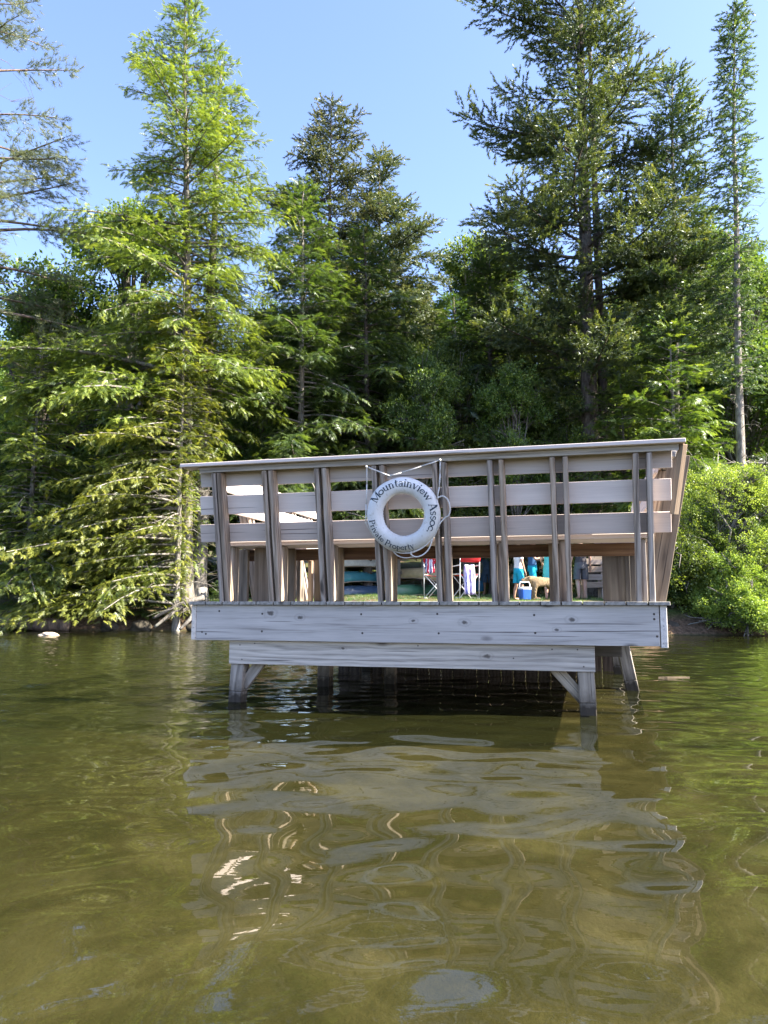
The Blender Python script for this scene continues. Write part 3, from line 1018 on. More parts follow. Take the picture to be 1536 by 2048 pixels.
def conifer(name, H, r0, prof, z0, nbr, kind, leaf, bark, seed, loc, label, group=None, spray=0.32, rise=0.1, droop=0.3, bare=0.22,
            dens=1.0, lean=(0, 0), az_bias=None, tip=0.55, dead=12, dead_z=None, up_top=0.5, twin=None, z_pow=1.0, limb=True, shade_r=0.6, gapseed=0, cat='tree', sec=0.36, dead_len=1.3):
    rng = np.random.default_rng(seed)
    tm = MB()
    nseg = 12
    wob = rng.normal(0, 0.05, (nseg + 1, 2)).cumsum(0) * H / 22
    def axis(z):
        f = np.clip(z / H, 0, 1)
        i = f * nseg
        k = int(min(i, nseg - 1)); s = i - k
        w_ = wob[k] * (1 - s) + wob[k + 1] * s
        return np.array([lean[0] * f + w_[0] * f, lean[1] * f + w_[1] * f, z])
    zz = [-0.6, 0.0, 0.25, 0.7] + list(np.linspace(1.4, H, nseg))
    rr = [r0 * 1.5 if z < .1 else r0 * (1.25 if z < .5 else 1) * (1 - 0.96 * max(0, z) / H) ** 0.9 + 0.008 for z in zz]
    tm.tube([axis(z) if z >= 0 else axis(0) + [0, 0, z] for z in zz], rr, 10)
    if twin:
        dx, dy, k = twin
        tm.tube([axis(z) * [1, 1, 1] + np.array([dx, dy, 0]) * (1 - .5 * z / H) for z in np.linspace(0, H * .75, 9)], [r * k for r in np.linspace(r0, r0 * .3, 9)], 9)
    P, X, N, Sc, Ti = [], [], [], [], []
    for b in range(nbr):
        f = ((b + rng.random()) / nbr) ** z_pow
        z = z0 + (H - z0) * f
        az = b * 2.39996 + rng.normal(0, 0.35)
        Lb = prof(f, az) * rng.uniform(0.62, 1.12)
        if az_bias is not None:
            Lb *= az_bias(az, f)
        if Lb < 0.12: Lb = 0.12
        if rng.random() < 0.06: continue
        d = np.array([math.cos(az), math.sin(az), 0.0])
        base = axis(z)
        rs = rise + up_top * max(0, f - 0.45) ** 1.2 * 1.6 + rng.normal(0, .10)
        dr = droop * rng.uniform(.6, 1.4) * (1 - .55 * f)
        wig = rng.normal(0, 0.12)
        def bp(s):
            s = np.asarray(s, float)
            a = wig * s * s
            dd = np.stack([d[0] * np.cos(a) - d[1] * np.sin(a), d[0] * np.sin(a) + d[1] * np.cos(a), np.zeros_like(s)], -1)
            return base + dd * (Lb * s)[..., None] + np.stack([0 * s, 0 * s, Lb * (rs * s - dr * s * s)], -1)
        if limb and Lb > 0.35:
            ss = np.linspace(0, 0.93, 6)
            r_b = min(r0 * .42, 0.008 + 0.0125 * Lb)
            tm.tube(bp(ss), [r_b * (1 - .8 * s) + .003 for s in ss], 4, cap=False)
        nn = max(2, int(Lb / (0.17 / dens)))
        s = bare + (1 - bare) * (np.arange(nn) + rng.random(nn) * .8) / nn
        s = np.clip(s, 0, 1)
        pts = bp(s)
        tang = bp(np.minimum(s + .02, 1.02)) - bp(s - .02)
        tang /= np.linalg.norm(tang, axis=1, keepdims=True)
        for sd in (-1, 1):
            l2 = sec * Lb * (1 - .82 * s) * np.minimum(1, (s - bare * .6) * 4 + .25) * rng.uniform(.55, 1.2, nn) + spray * .5
            dir2 = rot2(tang, sd * np.radians(rng.uniform(34, 74, nn)))
            dir2[:, 2] += rng.normal(-.04, .16, nn)
            kmax = int(np.ceil(l2.max() / (spray * .55)))
            for k in range(kmax):
                dist = k * spray * .55
                m = l2 > dist
                if not m.any(): break
                q = pts[m] + dir2[m] * dist
                q[:, 2] -= droop * .8 * dist ** 2 / (l2[m] + .2) * .6
                q += rng.normal(0, 1, q.shape) * [.035, .035, .06]
                ax = rot2(dir2[m], np.radians(rng.uniform(-38, 38, m.sum())))
                ax[:, 2] += -droop * .6 * dist / (l2[m] + .1) + rng.normal(0, .27, m.sum())
                P.append(q); X.append(ax)
                nv = rng.normal(0, .42, (m.sum(), 3)); nv[:, 2] += 1
                N.append(nv)
                Sc.append(spray * rng.uniform(.7, 1.25, m.sum()))
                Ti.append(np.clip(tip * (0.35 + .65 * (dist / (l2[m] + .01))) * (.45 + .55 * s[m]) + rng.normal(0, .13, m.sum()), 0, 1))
        # leader spray
        P.append(bp(np.array([.93]))); X.append(tang[-1:]); N.append(np.array([[0, 0, 1.]])); Sc.append(np.array([spray * 1.1])); Ti.append(np.array([tip]))
    # leader at the very top
    top = axis(H)
    for k in range(5):
        P.append((top - [0, 0, .22 * k])[None]); X.append(np.array([[rng.normal() * .3, rng.normal() * .3, 1.]])); N.append(rng.normal(size=(1, 3))); Sc.append(np.array([spray])); Ti.append(np.array([tip * .8]))
    # bare dead twigs low on the stem
    dz = dead_z or (0.8, max(1.2, z0))
    for k in range(dead):
        z = rng.uniform(*dz); az = rng.uniform(0, 6.28)
        L = rng.uniform(.35, 1.0) * dead_len
        d = np.array([math.cos(az), math.sin(az), rng.uniform(-.15, .35)])
        b0 = axis(z)
        mid = b0 + d * L * .5 + [0, 0, .05]
        end = b0 + d * L + [rng.normal() * .1, rng.normal() * .1, -.15 * L]
        tm.tube([b0, mid, end], [.014, .009, .003], 4, cap=False)
        for j in range(4):
            s = rng.uniform(.3, .95)
            a = b0 + (end - b0) * s
            dd = d + rng.normal(0, .6, 3)
            tm.tube([a, a + dd * L * .18, a + dd * L * .3 + [0, 0, -.05]], [.006, .004, .002], 3, cap=False)
    root = empty(name, loc, 0, label, cat, group)
    tr_ = tm.build('trunk', bark, root, smooth=True)
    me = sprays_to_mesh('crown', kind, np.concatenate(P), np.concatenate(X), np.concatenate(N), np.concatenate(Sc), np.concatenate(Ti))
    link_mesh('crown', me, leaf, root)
    return root


def broadleaf(name, H, r0, lobes, n, leaf, bark, seed, loc, label, group=None, size=0.30, cat='tree', stems=1, gap=0.35):
    """lobes: (x,y,z,rx,ry,rz) ellipsoids filled with leafy twigs, thinned by noise"""
    rng = np.random.default_rng(seed)
    tm = MB()
    for s in range(stems):
        a = rng.uniform(0, 6.28)
        o = np.array([math.cos(a), math.sin(a), 0]) * (0.25 if stems > 1 else 0)
        tm.tube([o + [0, 0, -.5], o, o * 1.6 + [0, 0, H * .25], o * 2.6 + [rng.normal() * .2, rng.normal() * .2, H * .55], o * 3 + [rng.normal() * .3, 0, H * .82]], [r0 * 1.3, r0, r0 * .8, r0 * .5, r0 * .15], 8)
    P, X, N, Sc, Ti = [], [], [], [], []
    vol = np.array([l[3] * l[4] * l[5] for l in lobes]) ** .8
    for l, v in zip(lobes, vol / vol.sum()):
        k = int(n * v)
        c = np.array(l[:3]); r = np.array(l[3:])
        d = rng.normal(size=(k * 2, 3)); d /= np.linalg.norm(d, axis=1, keepdims=True)
        rad = rng.random(k * 2) ** .42
        p = c + d * r * rad[:, None] * (1 + .16 * np.sin(d[:, :1] * 7 + d[:, 1:2] * 5 + l[0]))
        nz = vnoise(p[:, 0] * 2.2 + p[:, 2], p[:, 1] * 2.2 - p[:, 2] * 1.7, seed)
        p, d, rad = (q[nz > np.quantile(nz, gap)] for q in (p, d, rad))
        kk = min(k, len(p)); p, d, rad = p[:kk], d[:kk], rad[:kk]
        P.append(p)
        x = d * [1, 1, .5] + rng.normal(0, .5, (kk, 3)) + [0, 0, .1]
        X.append(x); nv = rng.normal(0, .5, (kk, 3)); nv[:, 2] += 1; N.append(nv)
        Sc.append(size * rng.uniform(.7, 1.3, kk))
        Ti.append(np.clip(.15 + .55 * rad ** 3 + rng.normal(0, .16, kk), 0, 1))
        # limbs into the lobe
        trunk_top = np.array([0, 0, max(.3, min(c[2] - r[2] * .4, H * .7))])
        for j in range(6):
            e = c + rng.normal(size=3) * r * .45
            tm.tube([trunk_top * [1, 1, rng.uniform(.5, 1)], (trunk_top + e) / 2 + rng.normal(0, .15, 3), e], [r0 * .4, r0 * .25, .008], 5, cap=False)
            for i in range(3):
                e2 = e + rng.normal(size=3) * r * .4
                tm.tube([e * .6 + trunk_top * .4, (e + e2) / 2, e2], [.02, .013, .004], 4, cap=False)
    root = empty(name, loc, 0, label, cat, group)
    tm.build('trunk', bark, root, smooth=True)
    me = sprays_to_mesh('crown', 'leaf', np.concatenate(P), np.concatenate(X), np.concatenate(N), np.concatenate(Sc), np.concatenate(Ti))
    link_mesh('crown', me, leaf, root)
    return root


def copy_tree(src, loc, rz, sc, label, group):
    r = src.copy()
    COL.objects.link(r)
    r.location = loc
    r.rotation_euler = (0, 0, rz)
    r.scale = (sc[0], sc[0], sc[1])
    r['label'] = label
    r['group'] = group
    for ch in src.children:
        c = ch.copy()
        COL.objects.link(c)
        c.parent = r
    return r


def gz(x, y):
    return float(terrain_z(np.array([float(x)]), np.array([float(y)]))[0])


def at(x, y):
    return (x, y, gz(x, y) - 0.05)


def side(az0, amt, floor=0.35):
    return lambda az, f: floor + (1 - floor) * 1.0 + amt * math.cos(az - az0)


pw_ = lambda r, p=0.8: (lambda f, az: r * (1 - f) ** p)


# ---- shore trees, left
def lowleft(az, f):
    # lower branches stretch out over the water to the left
    k = max(0.0, math.cos(az - math.pi * 1.08))
    if f < .42:
        return .12 + 1.55 * k
    return 0.62 + (1.05 if f < .55 else .35) * k


T2 = conifer('hemlock_tree', 19.3, 0.20, lambda f, az: 5.4 * (1 - f) ** .55 * (0.55 + .45 * min(1, f * 3.0)) * (.74 + .36 * math.sin(f * 23 + az * 2.0)) + .2, 0.9, 310, 'hemlock', LEAF_HEM, BARK_GREY, 5, at(-5.75, 22.0),
             'tallest yellow-green hemlock on the shore left of the platform, its lower limbs over the water', spray=0.215, rise=.14, droop=.36, bare=.22, az_bias=lambda az, f: (.16 + 1.05 * max(0, math.cos(az - 3.5))) if f < .30 else .80 + .42 * max(0, math.cos(az - 3.4)) * (1 if f < .5 else .3), tip=.80, dead=26, dead_z=(0.8, 7), dens=1.15, lean=(-.55, 0), up_top=.75)
T2b = conifer('hemlock_tree', 10.2, 0.085, lambda f, az: 3.0 * (1 - f) ** .75 + .2, 0.55, 200, 'hemlock', LEAF_HEM, BARK_PALE, 9, at(-5.75, 20.95),
              'slender pale-stemmed young hemlock in front of the tall one, branches bright yellow-green', spray=0.205, rise=.06, droop=.28, bare=.22, az_bias=lowleft, tip=.95, dead=34, dead_z=(.7, 4.5), dens=1.15, dead_len=1.6)
T3 = conifer('hemlock_tree', 18.0, 0.25, lambda f, az: 2.9 * (1 - f) ** .6 * (.4 + .6 * min(1, f * 2)) + .2, 4.2, 150, 'hemlock', LEAF_HEM, BARK_GREY, 15, at(-5.72, 23.2),
             'thick-trunked hemlock close behind the tall one, beside the broken snag', spray=0.23, rise=.12, droop=.3, bare=.25, tip=.6, dead=18, dead_z=(1, 5), az_bias=lambda az, f: .85 + .35 * math.cos(az), lean=(.25, 0), up_top=.7)
T1 = conifer('pine_tree', 21, 0.26, lambda f, az: 4.8 * (1 - f) ** .45, 7.5, 72, 'pine', LEAF_PINE, BARK_PINE, 23, at(-13.0, 22.2),
             'tall grey-green pine at the left edge, open crown of bare forked limbs', spray=0.25, rise=.16, droop=.12, bare=.40, tip=.6, dead=22, dead_z=(8, 18), dens=.62, up_top=.4, sec=.42, dead_len=2.6, az_bias=lambda az, f: .8 + .25 * math.cos(az))

T2c = conifer('hemlock_tree', 8.3, 0.09, lambda f, az: 2.6 * (1 - f) ** .7 * (.75 + .3 * math.sin(f * 29 + az)) + .2, 0.6, 170, 'hemlock', LEAF_HEM, BARK_GREY, 19, at(-10.2, 21.5),
             'short sunlit hemlock at the left edge above the fallen log', spray=0.21, rise=.10, droop=.34, bare=.2, tip=.85, dead=14, dead_z=(.6, 3))

# ---- middle trees
T4 = conifer('spruce_tree', 22.2, 0.20, lambda f, az: (4.5 * (1 - f) ** .6) * (.75 + .35 * math.sin(f * 31 + az * 2)) + .15, 8, 150, 'spruce', LEAF_SPRB, BARK_DARK, 31, at(-2.62, 32),
             'brownish cone-laden spruce, the pointed one highest in the middle gap of sky', spray=0.42, rise=.05, droop=.12, bare=.2, tip=.6, dead=6, up_top=.35, dens=.95)
T5 = conifer('spruce_tree', 20.2, 0.19, lambda f, az: (5.0 * (1 - f) ** .62) * (.8 + .25 * math.sin(f * 24 + 1 + az * 2)) + .15, 7, 150, 'spruce', LEAF_SPRB, BARK_DARK, 37, at(-0.1, 33),
             'olive-brown spruce just right of the pointed one, with long limbs reaching right', spray=0.42, rise=.02, droop=.10, bare=.2, tip=.62, dead=6, up_top=.35, dens=.95, az_bias=lambda az, f: .85 + .35 * math.cos(az))
T6 = conifer('hemlock_tree', 14.4, 0.155, lambda f, az: 3.4 * (1 - f) ** .55 * (.85 + .22 * math.sin(f * 33 + az)) + .15, 2.6, 180, 'hemlock', LEAF_HEMD, BARK_PALE, 41, at(-2.72, 24.6),
             'dark green hemlock with a pale bare lower trunk, above the left half of the bench', spray=0.30, rise=.10, droop=.28, bare=.2, tip=.62, dead=10, dead_z=(2, 6))
T7 = conifer('hemlock_tree', 13.2, 0.16, lambda f, az: 3.5 * (1 - f) ** .55 * (.85 + .22 * math.sin(f * 29 + az)) + .15, 1.9, 180, 'hemlock', LEAF_HEMD, BARK_DARK, 43, at(-0.55, 25.6),
             'dense dark hemlock behind the life ring, right of the pale-trunked one', spray=0.30, rise=.10, droop=.30, bare=.2, tip=.5, dead=8)
T15 = conifer('hemlock_tree', 12.6, 0.17, lambda f, az: 2.4 * (1 - f) ** .55 + .15, 3.0, 140, 'hemlock', LEAF_HEMD, BARK_DARK, 47, at(3.9, 26.6),
              'dark blue-green hemlock tucked against the left flank of the huge spruce', spray=0.34, rise=.12, droop=.25, bare=.2, tip=.35, dead=12, dead_z=(1.5, 6))

# ---- right trees
T8 = conifer('spruce_tree', 27.5, 0.34, lambda f, az: 5.5 * (1 - f) ** .50 * (.70 + .36 * math.sin(f * 34 + az)) * (.5 + .5 * min(1, f * 3.5)), 5.4, 190, 'spruce', LEAF_SPR, BARK_DARK, 53, at(7.0, 25),
             'huge dark spruce whose top leaves the picture, standing behind the right half of the bench', spray=0.44, rise=-.02, droop=-.16, bare=.24, tip=.68, dead=26, dead_z=(1.5, 9), up_top=.6, twin=(.62, .3, .62), dens=.78, dead_len=1.8, sec=.40, az_bias=lambda az, f: 1.0 - .16 * math.cos(az))
T9 = conifer('spruce_tree', 18.0, 0.17, lambda f, az: 2.35 * (1 - f) ** .5 * (.8 + .25 * math.sin(f * 27)) + .1, 7.4, 110, 'spruce', LEAF_SPR, BARK_GREY, 59, at(9.35, 24),
             'medium spruce with a bare grey stem, between the huge spruce and the thin one', spray=0.42, rise=.02, droop=-.08, bare=.2, tip=.78, dead=26, dead_z=(2, 8), dead_len=1.4, lean=(.5, 0))
T10 = conifer('spruce_tree', 19.4, 0.155, lambda f, az: 0.20 + .62 * (1 - f) ** .6 * (.6 + .5 * math.sin(f * 22) ** 2), 6.4, 140, 'spruce', LEAF_SPR, BARK_PALE, 61, at(10.7, 22.5),
              'thin spire-like spruce near the right edge with a long straight bare trunk', spray=0.36, rise=-.12, droop=.1, bare=.15, tip=.6, dead=46, dead_z=(2.5, 13), dead_len=1.0, up_top=.3, dens=.75, lean=(.75, 0))
T11b = conifer('hemlock_tree', 8.4, 0.10, lambda f, az: 2.6 * (1 - f) ** .7 + .2, 1.4, 90, 'hemlock', LEAF_HEM, BARK_GREY, 67, at(8.9, 22.6),
               'low bright hemlock filling the gap beneath the medium spruce, above the shrubs', spray=0.34, rise=.12, droop=.25, tip=.55, dead=8)

T16 = conifer('hemlock_tree', 9.0, 0.10, lambda f, az: 2.5 * (1 - f) ** .6 + .2, 1.6, 110, 'hemlock', LEAF_HEMD, BARK_DARK, 69, at(5.5, 27.2),
              'young green hemlock at the foot of the huge spruce, on its left', spray=0.27, rise=.12, droop=.25, tip=.6, dead=8)
T17 = conifer('hemlock_tree', 7.2, 0.08, lambda f, az: 2.1 * (1 - f) ** .65 + .2, 1.2, 90, 'hemlock', LEAF_HEM, BARK_DARK, 77, at(7.6, 23.4),
              'small airy hemlock just in front of the trunks of the huge spruce', spray=0.25, rise=.12, droop=.25, tip=.5, dead=8)

# ---- broadleaves
def crown_lobes(seed, H, rad, n=9, z0=.35):
    r = np.random.default_rng(seed)
    L = []
    for k in range(n):
        f = r.uniform(z0, .92)
        w = rad * (1 - abs(f - .55) * 1.2)
        a = r.uniform(0, 6.28)
        L.append((math.cos(a) * w * .7, math.sin(a) * w * .7, H * f, rad * r.uniform(.4, .65), rad * r.uniform(.4, .65), rad * r.uniform(.32, .5)))
    L.append((0, 0, H * .86, rad * .5, rad * .5, H * .11))
    return L


T12 = broadleaf('maple_tree', 16, .17, crown_lobes(3, 16, 2.6, 11), 5200, LEAF_BROAD, BARK_GREY, 71, at(-9.6, 27.5),
                'leafy dark green maple behind the left side of the tall hemlock', size=.42)
T11 = broadleaf('maple_tree', 15.5, .16, crown_lobes(5, 15.5, 3.0, 12, .2), 5200, LEAF_BROAD, BARK_GREY, 73, at(14.0, 29),
                'bright green maple behind the thin spruce at the right edge', size=.42)
T14 = broadleaf('birch_tree', 17.5, .13, crown_lobes(8, 17.5, 2.3, 10, .3), 4200, LEAF_BROAD, BARK_PALE, 79, at(4.5, 36),
                'light green birch showing between the dark hemlock and the huge spruce', size=.46)
T13 = broadleaf('maple_tree', 12.6, .17, crown_lobes(9, 12.6, 3.0, 11, .15), 5200, LEAF_BROAD, BARK_DARK, 83, at(-12.6, 27),
                'dark leafy maple low in the wood below the pine limbs', size=.42)

# ---- wood behind: copies that nothing in the photo tells apart
bgr = np.random.default_rng(5)
spots = []
for row, (yy, step) in enumerate(((30, 3.3), (36, 3.2), (44, 3.6), (54, 4.6))):
    half = yy * .60 + 2
    x = -half
    while x < half:
        spots.append((x + bgr.normal(0, .5), yy + bgr.normal(0, 1.1)))
        x += step * bgr.uniform(.8, 1.2)
SRC = [T6, T7, T15, T12, T7, T13, T11]
LAB = {'hemlock_tree': ('dark forest hemlock among the wood behind the shore', 'forest hemlocks behind the shore'),
       'maple_tree': ('leafy forest maple among the wood behind the shore', 'forest maples behind the shore')}
hgt = {T6: 14.4, T7: 13.2, T15: 12.6, T12: 16, T13: 12.6, T11: 15.5}
for k, (x, y) in enumerate(spots):
    s = SRC[int(bgr.integers(0, len(SRC)))] if not (-.25 < x / y < .3 and y < 40) else (T7, T12, T6, T15)[k % 4]
    # let the sky gap stay open: allowed top of a tree depends on where it stands
    ratio = x / y
    topel = 0.43 if -0.16 < ratio < 0.12 else (0.40 if ratio < -.16 else 0.50)
    ht = (topel * bgr.uniform(.80, 1.0)) * y - gz(x, y) + .8
    k_ = ht / hgt[s]
    nm = s.name.split('.')[0]
    if nm not in LAB: nm = 'hemlock_tree' if 'hemlock' in nm else 'maple_tree'
    copy_tree(s, at(x, y), bgr.uniform(0, 6.28), (max(.75, min(1.35, k_)), k_), *LAB[nm])

for x, y, s in ((1.3, 25.0, .55), (4.4, 24.7, .52), (2.8, 26.2, .62), (-1.7, 27.2, .60), (6.2, 25.9, .50), (0.2, 28.2, .68), (-4.2, 26.4, .58)):
    copy_tree(T11, at(x, y), bgr.uniform(0, 6.28), (s * .8, s), 'young sunlit maple in the undergrowth behind the lawn', 'young maples behind the lawn')

# ---- understorey at the left and middle
SAP = conifer('hemlock_sapling', 4.2, 0.04, lambda f, az: 1.7 * (1 - f) ** .6 + .2, 0.25, 44, 'hemlock', LEAF_HEMD, BARK_DARK, 91, at(-8.6, 22.6),
              'hemlock sapling in the shade under the shore trees', 'saplings under the shore trees', spray=0.34, rise=.15, droop=.25, tip=.45, dead=0, cat='sapling')
for x, y, s in ((-10.6, 22.4, 1.0), (-12.2, 23.4, 1.1), (-7.2, 24.0, .9), (-4.2, 24.8, .95), (-9.4, 24.5, 1.15), (-6.6, 25.8, 1.0), (-1.6, 28.0, .9), (6.0, 27.5, .9), (8.6, 26, 1.0), (10.4, 24.5, 1.1), (12.4, 24.0, 1.1), (11.4, 21.4, .8), (-7.0, 21.3, .38), (-8.0, 21.4, .42), (-9.1, 21.5, .4), (-6.3, 21.2, .3), (-4.6, 21.2, .3)):
    copy_tree(SAP, at(x, y), bgr.uniform(0, 6.28), (s, s), 'hemlock sapling in the shade under the shore trees', 'saplings under the shore trees')

def ragged(seed, lobes, n=9):
    r = np.random.default_rng(seed)
    out = list(lobes)
    for k in range(n):
        l = lobes[int(r.integers(0, len(lobes)))]
        d = r.normal(size=3); d[2] = abs(d[2]) * .9; d[1] -= .4
        d /= np.linalg.norm(d)
        q = r.uniform(.22, .45)
        out.append((l[0] + d[0] * l[3] * .95, l[1] + d[1] * l[4] * .95, max(.15, l[2] + d[2] * l[5] * .95), q, q, q * r.uniform(.8, 1.5)))
    return out


# ---- shrubs on the right bank
B1 = broadleaf('shrub', 3.6, .05, ragged(1, [(0, 0, 2.5, 1.5, 1.4, 1.1), (-.9, .1, 1.9, 1.1, 1.1, .9), (1.0, .1, 2.0, 1.2, 1.1, 1.0), (.3, -.5, 1.2, 1.6, 1.0, .8), (-1.1, -.2, .9, .9, .9, .7), (.5, 0, 3.15, .9, .9, .5)], 14), 17000, LEAF_BUSH, BARK_GREY, 97, at(9.0, 19.9),
               'tall sunlit yellow-green shrub on the bank right of the platform', 'shrubs on the right bank', size=.14, cat='shrub', stems=6, gap=.42)
B2 = broadleaf('shrub', 2.0, .04, ragged(2, [(0, 0, 1.0, 1.25, .9, .85), (.8, 0, .9, .9, .8, .7), (-.7, -.1, .55, .8, .8, .5), (.2, -.5, .3, 1.1, .6, .35)], 12), 11000, LEAF_BUSH, BARK_GREY, 101, at(9.0, 18.75),
               'lower rounded shrub in front of the tall one, drooping to the waterline', 'shrubs on the right bank', size=.13, cat='shrub', stems=6, gap=.42)
B3 = broadleaf('shrub', 2.6, .04, ragged(3, [(0, 0, 1.5, .9, .9, 1.0), (-.1, -.3, .6, .9, .8, .6), (.6, -.2, .8, .8, .8, .7)], 8), 4200, LEAF_BROAD, BARK_GREY, 103, at(7.25, 19.6),
               'darker green shrub close beside the right corner of the platform', 'shrubs on the right bank', size=.18, cat='shrub', stems=4, gap=.3)
B4 = broadleaf('shrub', 3.2, .05, [(0, 0, 2.0, 1.3, 1.2, 1.2), (.6, 0, 1.2, 1.2, 1.1, .9)], 5500, LEAF_BUSH, BARK_GREY, 107, at(11.4, 20.4),
               'shrub at the right edge of the picture behind the tall sunlit one', 'shrubs on the right bank', size=.18, cat='shrub', stems=4, gap=.3)

# ---- shore details
def stone(name, loc, r, mat, label, seed, cat='rock', group=None):
    rng = np.random.default_rng(seed)
    bm = bmesh.new()
    bmesh.ops.create_icosphere(bm, subdivisions=4, radius=1)
    ph = rng.uniform(0, 6.28, 6)
    for v in bm.verts:
        c = v.co
        k = 1 + .13 * math.sin(c.x * 2.7 + ph[0]) + .11 * math.sin(c.y * 3.4 + ph[1]) + .08 * math.sin(c.z * 5 + c.x * 4 + ph[2]) + .04 * math.sin(c.x * 11 + ph[3]) * math.sin(c.y * 9 + ph[4])
        v.co = Vector((c.x * r[0], c.y * r[1], c.z * r[2])) * k
    me = bpy.data.meshes.new(name)
    bm.to_mesh(me); bm.free()
    me.polygons.foreach_set('use_smooth', np.ones(len(me.polygons), bool))
    o = link_mesh(name, me, mat)
    o.location = loc
    return tag(o, label, cat, group)


M['rock_pale'] = mat_plain('rock_pale', (0.46, 0.37, 0.27), .85, .3, 12, .2, .5)
M['rock_dark'] = mat_plain('rock_dark', (0.055, 0.048, 0.036), .85, .45, 6, .2, .8)
M['rock_bed'] = mat_plain('rock_bed', (0.30, 0.24, 0.09), .85, .5, 5, .2, .6)
stone('rock', (-8.05, 18.2, 0.0), (.23, .16, .07), M['rock_pale'], 'small pale tan rock breaking the water off the left bank', 3)
for i, (x, y, r) in enumerate(((-6.7, 21.0, .24), (-5.0, 20.8, .28), (-7.6, 21.05, .2), (-4.3, 20.5, .26), (7.1, 18.7, .25), (8.2, 18.9, .3), (10, 19.4, .35))):
    stone('rock', (x, y, .08), (r * 1.3, r, r * .8), M['rock_dark'], 'dark wet boulder half hidden at the foot of the bank', 20 + i, 'rock', 'boulders along the waterline')
for i, (x, y, rx) in enumerate(((0.05, 1.78, .30), (2.9, 4.9, .28), (-2.6, 4.6, .26), (3.5, 6.2, .22))):
    stone('submerged_rock', (x, y, gz(x, y) - .01), (rx, rx * .8, .07), M['rock_bed'], 'algae-covered yellowish stone lying on the lake bed', 40 + i, 'stone', 'stones on the lake bed')

mb = MB()
lp = [(-12.5, 20.95, .10), (-11, 20.75, .16), (-9.8, 20.72, .2), (-8.6, 20.7, .14)]
mb.tube(smooth_path(lp, 6), [.17 + .02 * math.sin(i) for i in range(19)], 12)
tag(mb.build('log', BARK_PINE, None, smooth=True), 'reddish-brown fallen log lying along the waterline at the left edge', 'log')

# broken snag with woodpecker holes
mb = MB()
mb.tube([(0, 0, -.4), (0, 0, .05), (-.02, 0, .3), (-.01, 0, .7), (.01, 0, .95)], [.30, .24, .155, .14, .13], 12)
for z in (.45, .62, .78, .3):
    mb.tube([(random.uniform(-.03, .05), -.155, z), (random.uniform(-.03, .05), -.11, z)], .022, 8, mi=1)  # dark plugs stand for the shade inside the holes
sn = mb.build('snag', [DEADWOOD, M['wet']], None, smooth=True)
sn.location = at(-5.15, 21.35)
tag(sn, 'short broken grey snag with woodpecker holes beside the thick hemlock trunk', 'stump')

# roots on the bank under the hemlock
for k, (a, b, c) in enumerate((((-5.3, 21.0, .85), (-5.7, 20.7, .55), (-6.2, 20.5, .12)), ((-5.4, 20.9, .8), (-5.2, 20.6, .45), (-5.5, 20.4, .05)), ((-5.0, 21.0, .9), (-5.6, 20.75, .72), (-6.3, 20.65, .35)))):
    mb = MB().tube(smooth_path([a, b, c], 6), np.linspace(.09, .035, 13), 8)
    tag(mb.build('root', BARK_GREY, None, smooth=True), 'bare twisted root running down the bank below the slender hemlock', 'root', 'roots on the left bank')

# bleached fallen branches on the right, above the shrubs
def fallen(seed, loc, L, label):
    rng = np.random.default_rng(seed)
    mb = MB()
    main = [np.array([L * s, rng.normal() * .1, .25 * math.sin(s * 3) + .1 * s]) for s in np.linspace(0, 1, 6)]
    mb.tube(main, np.linspace(.045, .012, 6), 6)
    for k in range(26):
        s = rng.uniform(.1, 1)
        p = main[0] + (main[-1] - main[0]) * s + [0, 0, .2 * math.sin(s * 3)]
        d = np.array([rng.normal() * .5 + .3, rng.normal() * .6, rng.normal() * .45 + .1])
        l = rng.uniform(.3, .9)
        mb.tube([p, p + d * l * .5, p + d * l + [0, 0, -.15 * l]], [.012, .008, .003], 4, cap=False)
    o = mb.build('fallen_branch', DEADWOOD, None, smooth=True)
    o.location = loc
    o.rotation_euler = (0, R(-6), R(180 - seed))
    return tag(o, label, 'branch', 'bleached branches above the right shrubs')


fallen(12, (11.6, 20.9, 4.0), 3.0, 'bleached dead branch with many twigs resting on top of the sunlit shrub')
fallen(25, (12.6, 22.0, 4.6), 2.6, 'bleached dead branch reaching in from the right edge behind the shrubs')

M['scrap'] = mat_plain('streak_tan', (.15, .115, .075), .8, .35, 14, .2, .3)
# tan streaks of light on the water, laid in as solid slivers
for i, (x, y, l, w) in enumerate(((3.10, 8.15, .28, .018), (4.6, 8.45, .24, .016), (4.9, 7.9, .26, .018))):
    rng = np.random.default_rng(60 + i)
    a = np.linspace(0, 2 * math.pi, 18, endpoint=False)
    rr = 1 + .30 * rng.normal(size=18).clip(-1.5, 1.5)
    top = np.stack([np.cos(a) * l / 2 * rr, np.sin(a) * w / 2 * rr + .25 * w * np.sin(np.cos(a) * 4 + i), np.full(18, .012)], 1)
    bot = top * [1.02, 1.05, 0] + [0, 0, -.01]
    mb = MB().loft([bot, top])
    o = mb.build('light_streak', M['scrap'], None)
    o.location = (x, y, .006)
    o.rotation_euler = (0, 0, rng.normal() * .12)
    tag(o, 'thin tan streak of light laid on the water as a solid sliver, right of the platform', 'bark scrap', 'light streaks on the water')

